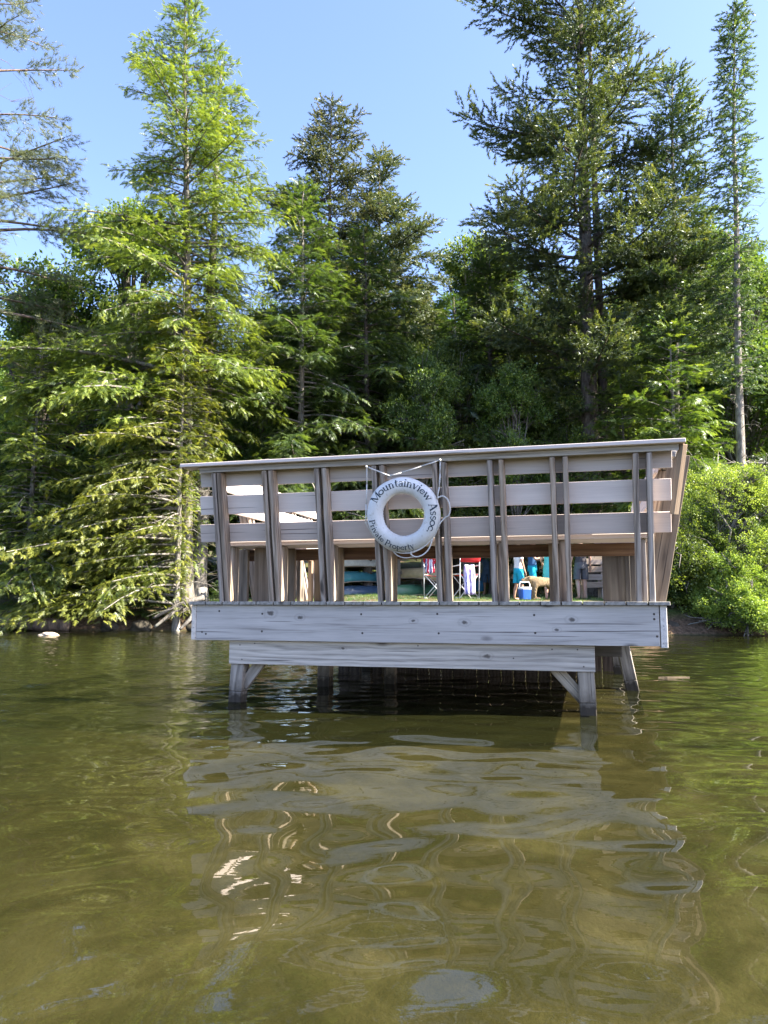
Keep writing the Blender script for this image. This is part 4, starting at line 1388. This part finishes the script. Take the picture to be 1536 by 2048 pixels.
# grass on the shore lawn
rng = np.random.default_rng(77)
n = 9000
gx, gy = rng.uniform(-6, 9, n), rng.uniform(18.2, 31, n)
keep = (gy > shore_y(gx) + .55) & (vnoise(gx, gy, 12) > -.6)
gx, gy = gx[keep], gy[keep]
P = np.stack([gx, gy, terrain_z(gx, gy) - .01], 1)
nv = rng.normal(size=(len(P), 3)) * [.2, .2, .2] + [0, 0, 1]
Xd = rng.normal(size=(len(P), 3)) * [1, 1, 0]
me = sprays_to_mesh('grass', 'blade', P, Xd, nv, rng.uniform(.05, .11, len(P)), rng.uniform(.1, .8, len(P)))
tag(link_mesh('grass', me, GRASS), 'short lawn grass on the shore behind the platform', 'grass', kind='stuff')

# ------------------------------------------------------------------ canoes
def mat_hull(name, col, rough=.35):
    return mat_plain(name, col, rough, .22, 5, .45, .08)


M['rackwood'] = mat_wood('wood_rack', (0.26, 0.22, 0.18), (0.15, 0.125, 0.10), (.05, .04, .035), ring=20)


def canoe(loc, rz, L, mat, label, roll=math.pi):
    root = empty('canoe', loc, rz, label, 'canoe', 'canoes stored on the rack')
    n = 19
    rings = []
    for i in range(n):
        s = -1 + 2 * i / (n - 1)
        w = .42 * (1 - abs(s) ** 2.6) + .012
        dpt = .34 + .16 * abs(s) ** 3
        rk = .0 + .06 * s * s
        row = []
        for k in range(13):
            a = math.pi * k / 12
            row.append((s * L / 2 * (1 - .04 * (1 - abs(math.cos(a)))) , w * math.cos(a) * (abs(math.cos(a)) ** -.25 if abs(math.cos(a)) > .05 else 1) * .95, rk + dpt * (1 - abs(math.sin(a)) ** .7)))
        rings.append(np.array(row))
    V = np.concatenate(rings); F = []
    for i in range(n - 1):
        for k in range(12):
            F.append((i * 13 + k, i * 13 + k + 1, (i + 1) * 13 + k + 1, (i + 1) * 13 + k))
    V[:, 1:] *= [1, -1]
    mb = MB().add(V, F)
    hull = mb.build('hull', mat, root, smooth=True)
    so = hull.modifiers.new('thick', 'SOLIDIFY'); so.thickness = .012
    for e in (0, 12):
        mb = MB().tube([V[i * 13 + e] for i in range(n)], .016, 6)
        mb.build('gunwale', M['rope'] if e == 99 else M['adirondack'], root, smooth=True)
    for s in (-.45, .4):
        i = int((s + 1) / 2 * (n - 1))
        mb = MB().board(V[i * 13], V[i * 13 + 12], (1, 0, 0), .16, .018)
        mb.build('seat', M['adirondack'], root)
    return root


CY = 25.5
cz = gz(-.3, CY)
cols = {'teal': mat_hull('hull_teal', (.045, .19, .23)), 'navy': mat_hull('hull_navy', (.05, .09, .15)), 'tan': mat_hull('hull_tan', (.42, .33, .19)), 'green': mat_hull('hull_green', (.06, .16, .09)), 'white': mat_hull('hull_white', (.55, .56, .55)), 'silver': mat_hull('hull_silver', (.35, .36, .36))}
canoe((-0.85, CY, cz + .82), R(52), 3.4, cols['teal'], 'teal blue canoe on the middle level of the rack, nose towards the lake')
canoe((-0.55, CY - .1, cz + .34), R(44), 3.2, cols['navy'], 'dark blue canoe on the lowest level below the teal one')
canoe((-0.9, CY + .1, cz + 1.32), R(40), 3.4, cols['white'], 'white canoe on the top level above the teal one')
canoe((1.0, CY - .3, cz + .92), R(-48), 3.0, cols['tan'], 'tan canoe on the upper level, right half of the rack')
canoe((1.15, CY - .2, cz + .38), R(50), 3.0, cols['green'], 'dark green canoe on the lower level below the tan one')
rk = empty('canoe_rack', (0.3, CY, cz), 0, 'dark timber rack holding the stacked canoes beyond the bench', 'rack')
for x in (-1.9, -.05, .2, 1.9):
    for y in (-.45, .45):
        MB().board((x, y, -.3), (x, y, 1.75), U, .09, .09).build('upright', M['rackwood'], rk)
    for z in (.30, .78, 1.28):
        MB().board((x + .065, -.6, z - .02), (x + .065, .6, z - .02), Z3, .09, .04).build('arm', M['rackwood'], rk)


# ------------------------------------------------------------------ people
def mat_skin(name, c):
    return mat_plain(name, c, .55, .08, 12, .35, .02)


SK1 = mat_skin('skin_fair', (.52, .32, .235)); SK2 = mat_skin('skin_tan', (.42, .24, .16))
HAIR = {'brown': mat_plain('hair_brown', (.06, .035, .02), .6, .4, 40, .3, .5), 'dark': mat_plain('hair_dark', (.02, .015, .012), .6, .4, 40, .3, .5), 'blond': mat_plain('hair_blond', (.30, .2, .09), .6, .3, 40, .3, .5)}
CL = {'aqua': (.10, .50, .48), 'aqua2': (.02, .34, .48), 'white': (.72, .74, .74), 'blue': (.05, .12, .26), 'bluegrey': (.10, .17, .27), 'charcoal': (.06, .055, .06), 'grey': (.10, .10, .11), 'denim': (.09, .15, .22)}
CL = {k: mat_plain('cloth_' + k, v, .85, .18, 9, .15, .35) for k, v in CL.items()}


def skin_body(name, verts, edges, radii, mat, parent, levels=2, sub_smooth=True):
    me = bpy.data.meshes.new(name)
    me.from_pydata([tuple(v) for v in verts], edges, [])
    o = link_mesh(name, me, mat, parent)
    sk = o.modifiers.new('skin', 'SKIN')
    sk.use_smooth_shade = True
    sk.branch_smoothing = .4
    for i, r in enumerate(radii):
        r = r if isinstance(r, tuple) else (r, r)
        me.skin_vertices[0].data[i].radius = r
        me.skin_vertices[0].data[i].use_root = (i == 0)
    sb = o.modifiers.new('sub', 'SUBSURF')
    sb.levels = levels; sb.render_levels = levels
    return o


def person(loc, rz, label, skin=SK1, h=1.7, top='white', bottom='aqua2', hair='brown', arms=None, dress=None, stride=.08, long_hair=False, sleeves=True):
    """faces -y in its own frame; arms: (elbow, hand) points for right(-x) and left(+x) in units of height 1.7"""
    root = empty('person', loc, rz, label, 'person', 'people on the shore')
    root.scale = (h / 1.7,) * 3
    v, e, r = [], [], []
    def add(p, rad, par=None):
        v.append(p); r.append(rad)
        if par is not None: e.append((par, len(v) - 1))
        return len(v) - 1
    pel = add((0, 0, .93), (.135, .105))
    wst = add((0, 0, 1.08), (.115, .085), pel)
    che = add((0, -.005, 1.25), (.135, .10), wst)
    upc = add((0, .0, 1.38), (.115, .085), che)
    nk = add((0, -.01, 1.47), (.055, .055), upc)
    hd0 = add((0, -.02, 1.535), (.072, .082), nk)
    hd1 = add((0, -.015, 1.61), (.078, .094), hd0)
    hd2 = add((0, -.008, 1.67), (.055, .065), hd1)
    nose = add((0, -.122, 1.585), (.012, .014), hd1)
    arms = arms or {}
    for sx in (-1, 1):
        el, ha = arms.get(sx, ((sx * .25, .02, 1.12), (sx * .27, -.06, .86)))
        sh = add((sx * .165, 0, 1.40), (.058, .058), upc)
        el_i = add(el, (.042, .042), sh)
        wr_ = np.array(el) + (np.array(ha) - np.array(el)) * .97
        wr_i = add(tuple(wr_), (.027, .027), el_i)
        d = np.array(ha) - np.array(el); d /= np.linalg.norm(d)
        ref = np.array([0, 1., 0]) if abs(d[1]) < .8 else np.array([0, 0, 1.])
        s = np.cross(d, ref); s /= np.linalg.norm(s)
        pm_ = add(tuple(wr_ + d * .065), (.036, .022), wr_i)
        for k, (of, l) in enumerate(((-.027, .055), (-.009, .068), (.009, .062), (.026, .048))):
            b = wr_ + d * .095 + s * of
            f1 = add(tuple(b + d * l * .5), (.0095, .0095), pm_)
            add(tuple(b + d * l + ref * .016), (.008, .008), f1)
        t1 = add(tuple(wr_ + d * .055 - s * .042 + ref * .01), (.011, .011), wr_i)
        add(tuple(wr_ + d * .09 - s * .05 + ref * .02), (.009, .009), t1)
        hp = add((sx * .095, 0, .86), (.088, .09), pel)
        kn = add((sx * .105, -.02 + sx * stride * .5, .48), (.056, .06), hp)
        cf = add((sx * .106, .01 + sx * stride * .9, .33), (.052, .058), kn)
        an = add((sx * .107, .02 + sx * stride * 1.3, .085), (.034, .038), cf)
        he = add((sx * .108, .01 + sx * stride * 1.3, .035), (.036, .034), an)
        bl = add((sx * .115, -.12 + sx * stride * 1.3, .022), (.042, .022), he)
        add((sx * .118, -.18 + sx * stride * 1.3, .016), (.03, .014), bl)
    body = skin_body('body', v, e, r, skin, root)
    # hair
    bm = bmesh.new()
    bmesh.ops.create_uvsphere(bm, u_segments=16, v_segments=12, radius=1)
    for q in list(bm.verts):
        if q.co.y < -.55 and q.co.z < .45 or (q.co.z < -.5 and not long_hair):
            bm.verts.remove(q)
    for q in bm.verts:
        zz = q.co.z
        q.co = Vector((q.co.x * .092, q.co.y * .108 + .004, 1.625 + zz * .095))
        if long_hair and zz < 0:
            q.co.z += zz * .2; q.co.y = max(q.co.y, .02) * 1.0 + .02
    me = bpy.data.meshes.new('hair'); bm.to_mesh(me); bm.free()
    me.polygons.foreach_set('use_smooth', np.ones(len(me.polygons), bool))
    link_mesh('hair', me, HAIR[hair], root)
    # eyes and mouth
    mb = MB()
    for sx in (-1, 1):
        mb.tube([(sx * .032, -.104, 1.60), (sx * .032, -.112, 1.60)], .009, 7)
    mb.tube([(-.022, -.105, 1.548), (0, -.112, 1.546), (.022, -.105, 1.548)], .005, 5)
    mb.build('face', HAIR['dark'], root)
    # clothes follow the body
    if dress:
        zs = [(1.44, .10, .07), (1.40, .165, .105), (1.28, .172, .13), (1.12, .145, .112), (1.0, .165, .135), (.88, .185, .15), (.70, .195, .165), (dress, .21, .18)]
        MB().loft([ring((0, 0, z), a, b, 18) for z, a, b in zs], cap=(False, False)).build('dress', CL[top], root, smooth=True)
    else:
        zs = [(1.45, .085, .07), (1.41, .17, .10), (1.28, .172, .128), (1.10, .15, .112), (1.0, .158, .125), (.93, .168, .13)]
        MB().loft([ring((0, 0, z), a, b, 18) for z, a, b in zs], cap=(False, False)).build('shirt', CL[top], root, smooth=True)
        mb = MB()
        mb.loft([ring((0, 0, z), a, b, 18) for z, a, b in ((1.0, .155, .122), (.93, .17, .135), (.84, .18, .14), (.80, .175, .135))], cap=(False, False))
        for sx in (-1, 1):
            mb.loft([ring((sx * (.092 + k * .008), -.004 * k + sx * stride * .18 * k, z), a, a * 1.02, 14) for k, (z, a) in enumerate(((.88, .095), (.76, .10), (.64, .098), (.52, .10)))], cap=(False, False))
        mb.build('shorts', CL[bottom], root, smooth=True)
    if sleeves:
        mb = MB()
        for sx in (-1, 1):
            el, _ = arms.get(sx, ((sx * .25, .02, 1.12), None))
            a = np.array([sx * .13, 0, 1.405]); b = a + (np.array(el) - a) * .62
            mb.tube([a, (a + b) / 2, b], [.074, .068, .064], 12, cap=False)
        mb.build('sleeves', CL[top], root, smooth=True)
    return root


def on(x_px, Y, dz=0.0):
    X = (x_px - 768) / 1500 * Y
    return (X, Y, gz(X, Y) + dz)


pA = person(on(974, 27.5), R(165), 'person in a blue-grey top and denim shorts walking away with a blue bag', SK2, 1.76, 'bluegrey', 'denim', 'dark', {-1: ((-.26, .03, 1.12), (-.28, -.02, .86)), 1: ((.27, .05, 1.12), (.31, -.05, .88))}, stride=.12)
pB = person(on(1036, 20.2), R(110), 'person in a white shirt and turquoise shorts gripping the blue cooler', SK2, 1.48, 'white', 'aqua2', 'brown', {1: ((.25, -.12, 1.10), (.24, -.28, .84)), -1: ((-.25, .0, 1.12), (-.26, -.08, .87))}, stride=.06)
pC = person(on(1064, 22.0), R(75), 'person in a navy tank top and turquoise shorts with hands raised in front', SK1, 1.74, 'blue', 'aqua2', 'brown', {-1: ((-.22, -.10, 1.13), (-.12, -.36, 1.20)), 1: ((.22, -.10, 1.13), (.10, -.36, 1.17))}, stride=.03, sleeves=False)
pD = person(on(1099, 20.4), R(170), 'person in a knee-length aqua dress standing by the dog', SK1, 1.66, 'aqua', None, 'blond', {-1: ((-.23, -.08, 1.14), (-.12, -.24, 1.10)), 1: ((.23, -.04, 1.14), (.20, -.2, 1.0))}, dress=.52, stride=.02, long_hair=True)
pE = person(on(1161, 20.6), R(185), 'person in a charcoal shirt and grey shorts beside the slatted chair', SK1, 1.75, 'charcoal', 'grey', 'brown', stride=.05)

# bag in the hand of the walker
M['bag'] = mat_plain('bag_blue', (.03, .14, .24), .7, .25, 10, .2, .4)
x, y, z = on(958.5, 27.3)
bgr_ = empty('tote_bag', (x, y, z + .42), 0, 'soft blue tote bag hanging from the hand of the walking person', 'bag')
MB().loft([ring((0, 0, zz), a, b, 14) for zz, a, b in ((-.22, .09, .05), (-.19, .15, .08), (-.05, .15, .085), (.10, .12, .06), (.17, .09, .035))], cap=(True, False)).build('pouch', M['bag'], bgr_, smooth=True)
for s in (-1, 1):
    MB().tube(smooth_path([(-.08, s * .03, .16), (-.04, s * .02, .36), (.03, s * .02, .44), (.06, s * .02, .36), (.08, s * .03, .16)], 5), .008, 6).build('handle', M['bag'], bgr_, smooth=True)

# cooler
M['cool_blue'] = mat_plain('cooler_blue', (.015, .085, .36), .4, .1, 8, .45, .05)
M['cool_white'] = mat_plain('cooler_white', (.78, .79, .80), .4, .06, 8, .45, .05)
x, y, z = on(1048, 19.4)
ck = empty('cooler', (x, y, z), R(18), 'small blue cooler with a white lid and raised white handle', 'cooler')
def rbox(cx, cy, z, w, d, n=20, p=5):
    a = np.arange(n) * 2 * math.pi / n
    c, s = np.cos(a), np.sin(a)
    k = (np.abs(c) ** p + np.abs(s) ** p) ** (-1 / p)
    return np.stack([cx + w / 2 * c * k, cy + d / 2 * s * k, np.full(n, z)], 1)
MB().loft([rbox(0, 0, 0, .25, .19), rbox(0, 0, .02, .27, .21), rbox(0, 0, .27, .30, .235)]).build('tub', M['cool_blue'], ck)
MB().loft([rbox(0, 0, .272, .315, .25), rbox(0, 0, .315, .315, .25), rbox(0, 0, .325, .29, .225)]).build('lid', M['cool_white'], ck)
MB().tube([(-.155, 0, .29), (-.15, 0, .40), (-.12, 0, .46), (.12, 0, .46), (.15, 0, .40), (.155, 0, .29)], .012, 8).build('handle', M['cool_white'], ck, smooth=True)

# dog: shaggy, standing side-on with its nose to the left
t = NT('dog_fur')
co = t.n('ShaderNodeTexCoord').outputs['Object']
n1 = t.noise(t.mapping(co, (1, 1, .35)), 34, 5, .7)
n2 = t.noise(co, 5, 3, .6)
c = t.ramp(n1, [(.3, (.13, .09, .05)), (.7, (.40, .30, .18))])
c = t.mix(t.math('MULTIPLY', t.ramp(n2, [(.5, 0.), (.65, 1.)]), .4), c, (.17, .11, .06))
t.bsdf(c, .9, t.bump(n1, 1.0, .03), .1)
M['fur'] = t.m
x, y, z = on(1083, 19.7)
dog = empty('dog', (x, y, z), R(12), 'shaggy blond dog standing side-on with its head lowered towards the cooler', 'dog')
v, e, r = [], [], []
def dadd(p, rad, par=None):
    v.append(p); r.append(rad)
    if par is not None: e.append((par, len(v) - 1))
    return len(v) - 1
hip = dadd((.27, 0, .50), (.115, .12)); bel = dadd((.10, 0, .47), (.125, .135), hip); chs = dadd((-.12, 0, .46), (.135, .165), bel); shd = dadd((-.25, 0, .50), (.115, .13), chs)
nk1 = dadd((-.34, 0, .55), (.09, .095), shd); hd = dadd((-.43, 0, .56), (.085, .085), nk1); mz = dadd((-.52, 0, .52), (.05, .048), hd); ns = dadd((-.585, 0, .50), (.035, .032), mz)
for s in (-1, 1):
    er = dadd((-.40, s * .085, .575), (.02, .03), hd); dadd((-.395, s * .11, .50), (.012, .03), er)
    el = dadd((-.22, s * .085, .36), (.055, .06), shd if False else chs); wr2 = dadd((-.245, s * .085, .19), (.038, .04), el); pw2 = dadd((-.245, s * .085, .045), (.034, .034), wr2); dadd((-.295, s * .085, .026), (.036, .024), pw2)
    st = dadd((.235, s * .09, .36), (.075, .08), hip); hk = dadd((.335, s * .09, .20), (.036, .04), st); pf = dadd((.315, s * .09, .045), (.032, .034), hk); dadd((.265, s * .09, .026), (.036, .024), pf)
tl = dadd((.38, 0, .53), (.035, .04), hip); tl2 = dadd((.47, 0, .47), (.045, .05), tl); dadd((.53, 0, .38), (.025, .04), tl2)
body = skin_body('body', v, e, r, M['fur'], dog)
tx = bpy.data.textures.new('shag', 'CLOUDS'); tx.noise_scale = .035
dm = body.modifiers.new('shag', 'DISPLACE'); dm.texture = tx; dm.strength = .05; dm.texture_coords = 'LOCAL'
mb = MB(); mb.tube([(-.61, 0, .515), (-.625, 0, .512)], [.02, .012], 8)
for s in (-1, 1): mb.tube([(-.485, s * .05, .585), (-.50, s * .055, .587)], .011, 7)
mb.build('nose_and_eyes', HAIR['dark'], dog)

# ------------------------------------------------------------------ red folding chairs and towels
M['red'] = mat_plain('canvas_red', (.52, .03, .035), .8, .15, 14, .2, .3)
M['tube'] = mat_plain('white_tube', (.62, .62, .60), .4, .05, 10, .5, .02)


def dchair(loc, rz, label):
    root = empty('folding_chair', loc, rz, label, 'chair', 'tall red canvas chairs on the shore')
    fr_ = MB()
    for yy in (-.24, .24):
        fr_.tube([(-.30, yy, 0), (.28, yy, .66)], .014, 7)
        fr_.tube([(.30, yy, 0), (-.28, yy, .66)], .014, 7)
    for xx in (-.29, .29):
        fr_.tube([(xx, -.27, .66), (xx, .27, .66)], .014, 7)
        fr_.tube([(xx, .24, .0), (xx, .27, .66), (xx, .30, 1.20)], .014, 7)
        fr_.tube([(xx, -.25, .64), (xx, -.25, .88), (xx, .28, .90)], .014, 7)
        fr_.tube([(xx, -.26, .02), (xx, .26, .02)], .012, 7)
    fr_.build('frame', M['tube'], root, smooth=True)
    n = 9
    rows = [np.array([(-.285 + .57 * i / n, yy, .665 - .045 * math.sin(math.pi * i / n)) for i in range(n + 1)]) for yy in np.linspace(-.26, .26, 5)]
    mb = MB(); V = np.concatenate(rows)
    mb.add(V, [(a * (n + 1) + i, a * (n + 1) + i + 1, (a + 1) * (n + 1) + i + 1, (a + 1) * (n + 1) + i) for a in range(4) for i in range(n)])
    o = mb.build('seat', M['red'], root, smooth=True); o.modifiers.new('thick', 'SOLIDIFY').thickness = .008
    rows = [np.array([(-.295 + .59 * i / n, .285 + .035 * math.sin(math.pi * i / n) + .03 * k, .98 + .055 * k) for i in range(n + 1)]) for k in range(5)]
    mb = MB(); V = np.concatenate(rows)
    mb.add(V, [(a * (n + 1) + i, a * (n + 1) + i + 1, (a + 1) * (n + 1) + i + 1, (a + 1) * (n + 1) + i) for a in range(4) for i in range(n)])
    o = mb.build('backrest', M['red'], root, smooth=True); o.modifiers.new('thick', 'SOLIDIFY').thickness = .008
    return root


x1, y1, z1 = on(930, 20.6)
dchair((x1, y1, z1), R(200), 'tall red canvas chair with the purple-striped towel over its arm')
x2, y2, z2 = on(872, 20.9)
dchair((x2, y2, z2), R(165), 'tall red canvas chair partly behind the posts, red-and-white towel on its back')


def mat_stripe(name, cols, freq):
    t = NT(name)
    g = t.n('ShaderNodeAttribute', attribute_name='grain').outputs['Vector']
    s = t.n('ShaderNodeSeparateXYZ'); t.link(g, s.inputs[0])
    w = t.n('ShaderNodeTexNoise'); t.link(g, w.inputs['Vector']); w.inputs['Scale'].default_value = 6
    ph = t.math('ADD', t.math('MULTIPLY', s.outputs[0], freq), t.math('MULTIPLY', w.outputs['Fac'], .8))
    fr_ = t.math('FRACT', ph)
    st = [(i / len(cols), c) for i, c in enumerate(cols)]
    nd = t.n('ShaderNodeValToRGB'); nd.color_ramp.interpolation = 'CONSTANT'
    t.link(fr_, nd.inputs[0])
    el = nd.color_ramp.elements
    while len(el) < len(st): el.new(.5)
    for q, (p, c) in zip(el, st): q.position = p; q.color = (*c, 1)
    t.bsdf(nd.outputs[0], .9, None, .1)
    return t.m


def towel(loc, rz, w, h0, h1, mat, label):
    """draped over a bar at the origin: h0 hangs in front, h1 behind"""
    prof = [(-.035 - .03 * s, -h0 * s) for s in np.linspace(1, .05, 8)] + [(-.02, .012), (0, .02), (.02, .012)] + [(.035 + .02 * s, -h1 * s) for s in np.linspace(.05, 1, 6)]
    n = 12
    V, G = [], []
    for j, (yy, zz) in enumerate(prof):
        for i in range(n + 1):
            s = i / n
            k = min(1, abs(zz) / .3)
            V.append((w * (s - .5) * (1 - .12 * (1 - k)), yy + .018 * k * math.sin(s * 15 + j * .2), zz + .01 * math.sin(s * 9)))
            G.append((s, zz, 0))
    F = [(j * (n + 1) + i, j * (n + 1) + i + 1, (j + 1) * (n + 1) + i + 1, (j + 1) * (n + 1) + i) for j in range(len(prof) - 1) for i in range(n)]
    o = MB().add(V, F, G).build('towel', mat, None, smooth=True)
    o.location = loc
    o.rotation_euler = (0, 0, rz)
    o.modifiers.new('thick', 'SOLIDIFY').thickness = .01
    return tag(o, label, 'towel')


W1 = mat_stripe('towel_purple', [(.66, .66, .72), (.22, .14, .44), (.62, .6, .70), (.40, .33, .60), (.18, .2, .48), (.68, .68, .74)], 1.6)
W2 = mat_stripe('towel_flag', [(.5, .03, .06), (.72, .7, .7), (.06, .07, .25), (.7, .68, .7), (.45, .04, .08)], 1.8)
tx_, ty_, tz_ = on(939, 20.2)
towel((tx_, ty_ + .1, tz_ + .895), R(8), .30, .78, .45, W1, 'white and purple striped towel hanging long over the chair arm')
tx_, ty_, tz_ = on(860, 20.6)
towel((tx_, ty_ + .0, tz_ + 1.20), R(-10), .26, .50, .4, W2, 'red, white and navy towel bunched on the back of the half-hidden chair')

M['chairwood'] = mat_wood('wood_chair', (0.66, 0.53, 0.42), (0.54, 0.42, 0.33), (0.38, 0.29, 0.22), knots=False, ring=14, stain=0.2)
# slatted wooden chair at the right end of the group
x, y, z = on(1187, 20.9)
ch = empty('slatted_chair', (x, y, z), R(-6), 'tan slatted wooden chair seen from behind, right of the people', 'chair')
for k in range(4):
    MB().board((-.31, 0, 1.03 - .215 * k), (.31, 0, 1.03 - .215 * k), Z3, .16, .022).build('back_slat', M['chairwood'], ch, bevel=.004)
for s in (-1, 1):
    MB().board((s * .24, .045, 0), (s * .24, .045, 1.08), U, .08, .035).build('leg', M['chairwood'], ch)
    MB().board((s * .24, .62, 0), (s * .24, .62, .60), U, .08, .035).build('leg', M['chairwood'], ch)
    MB().board((s * .31, .0, .61), (s * .31, .72, .63), U, .10, .025).build('armrest', M['chairwood'], ch)
mb = MB()
for k in range(4):
    mb.board((-.29, .14 + .14 * k, .34 + .02 * k), (.29, .14 + .14 * k, .34 + .02 * k), (0, 1, 0), .125, .022)
mb.build('seat', M['chairwood'], ch)
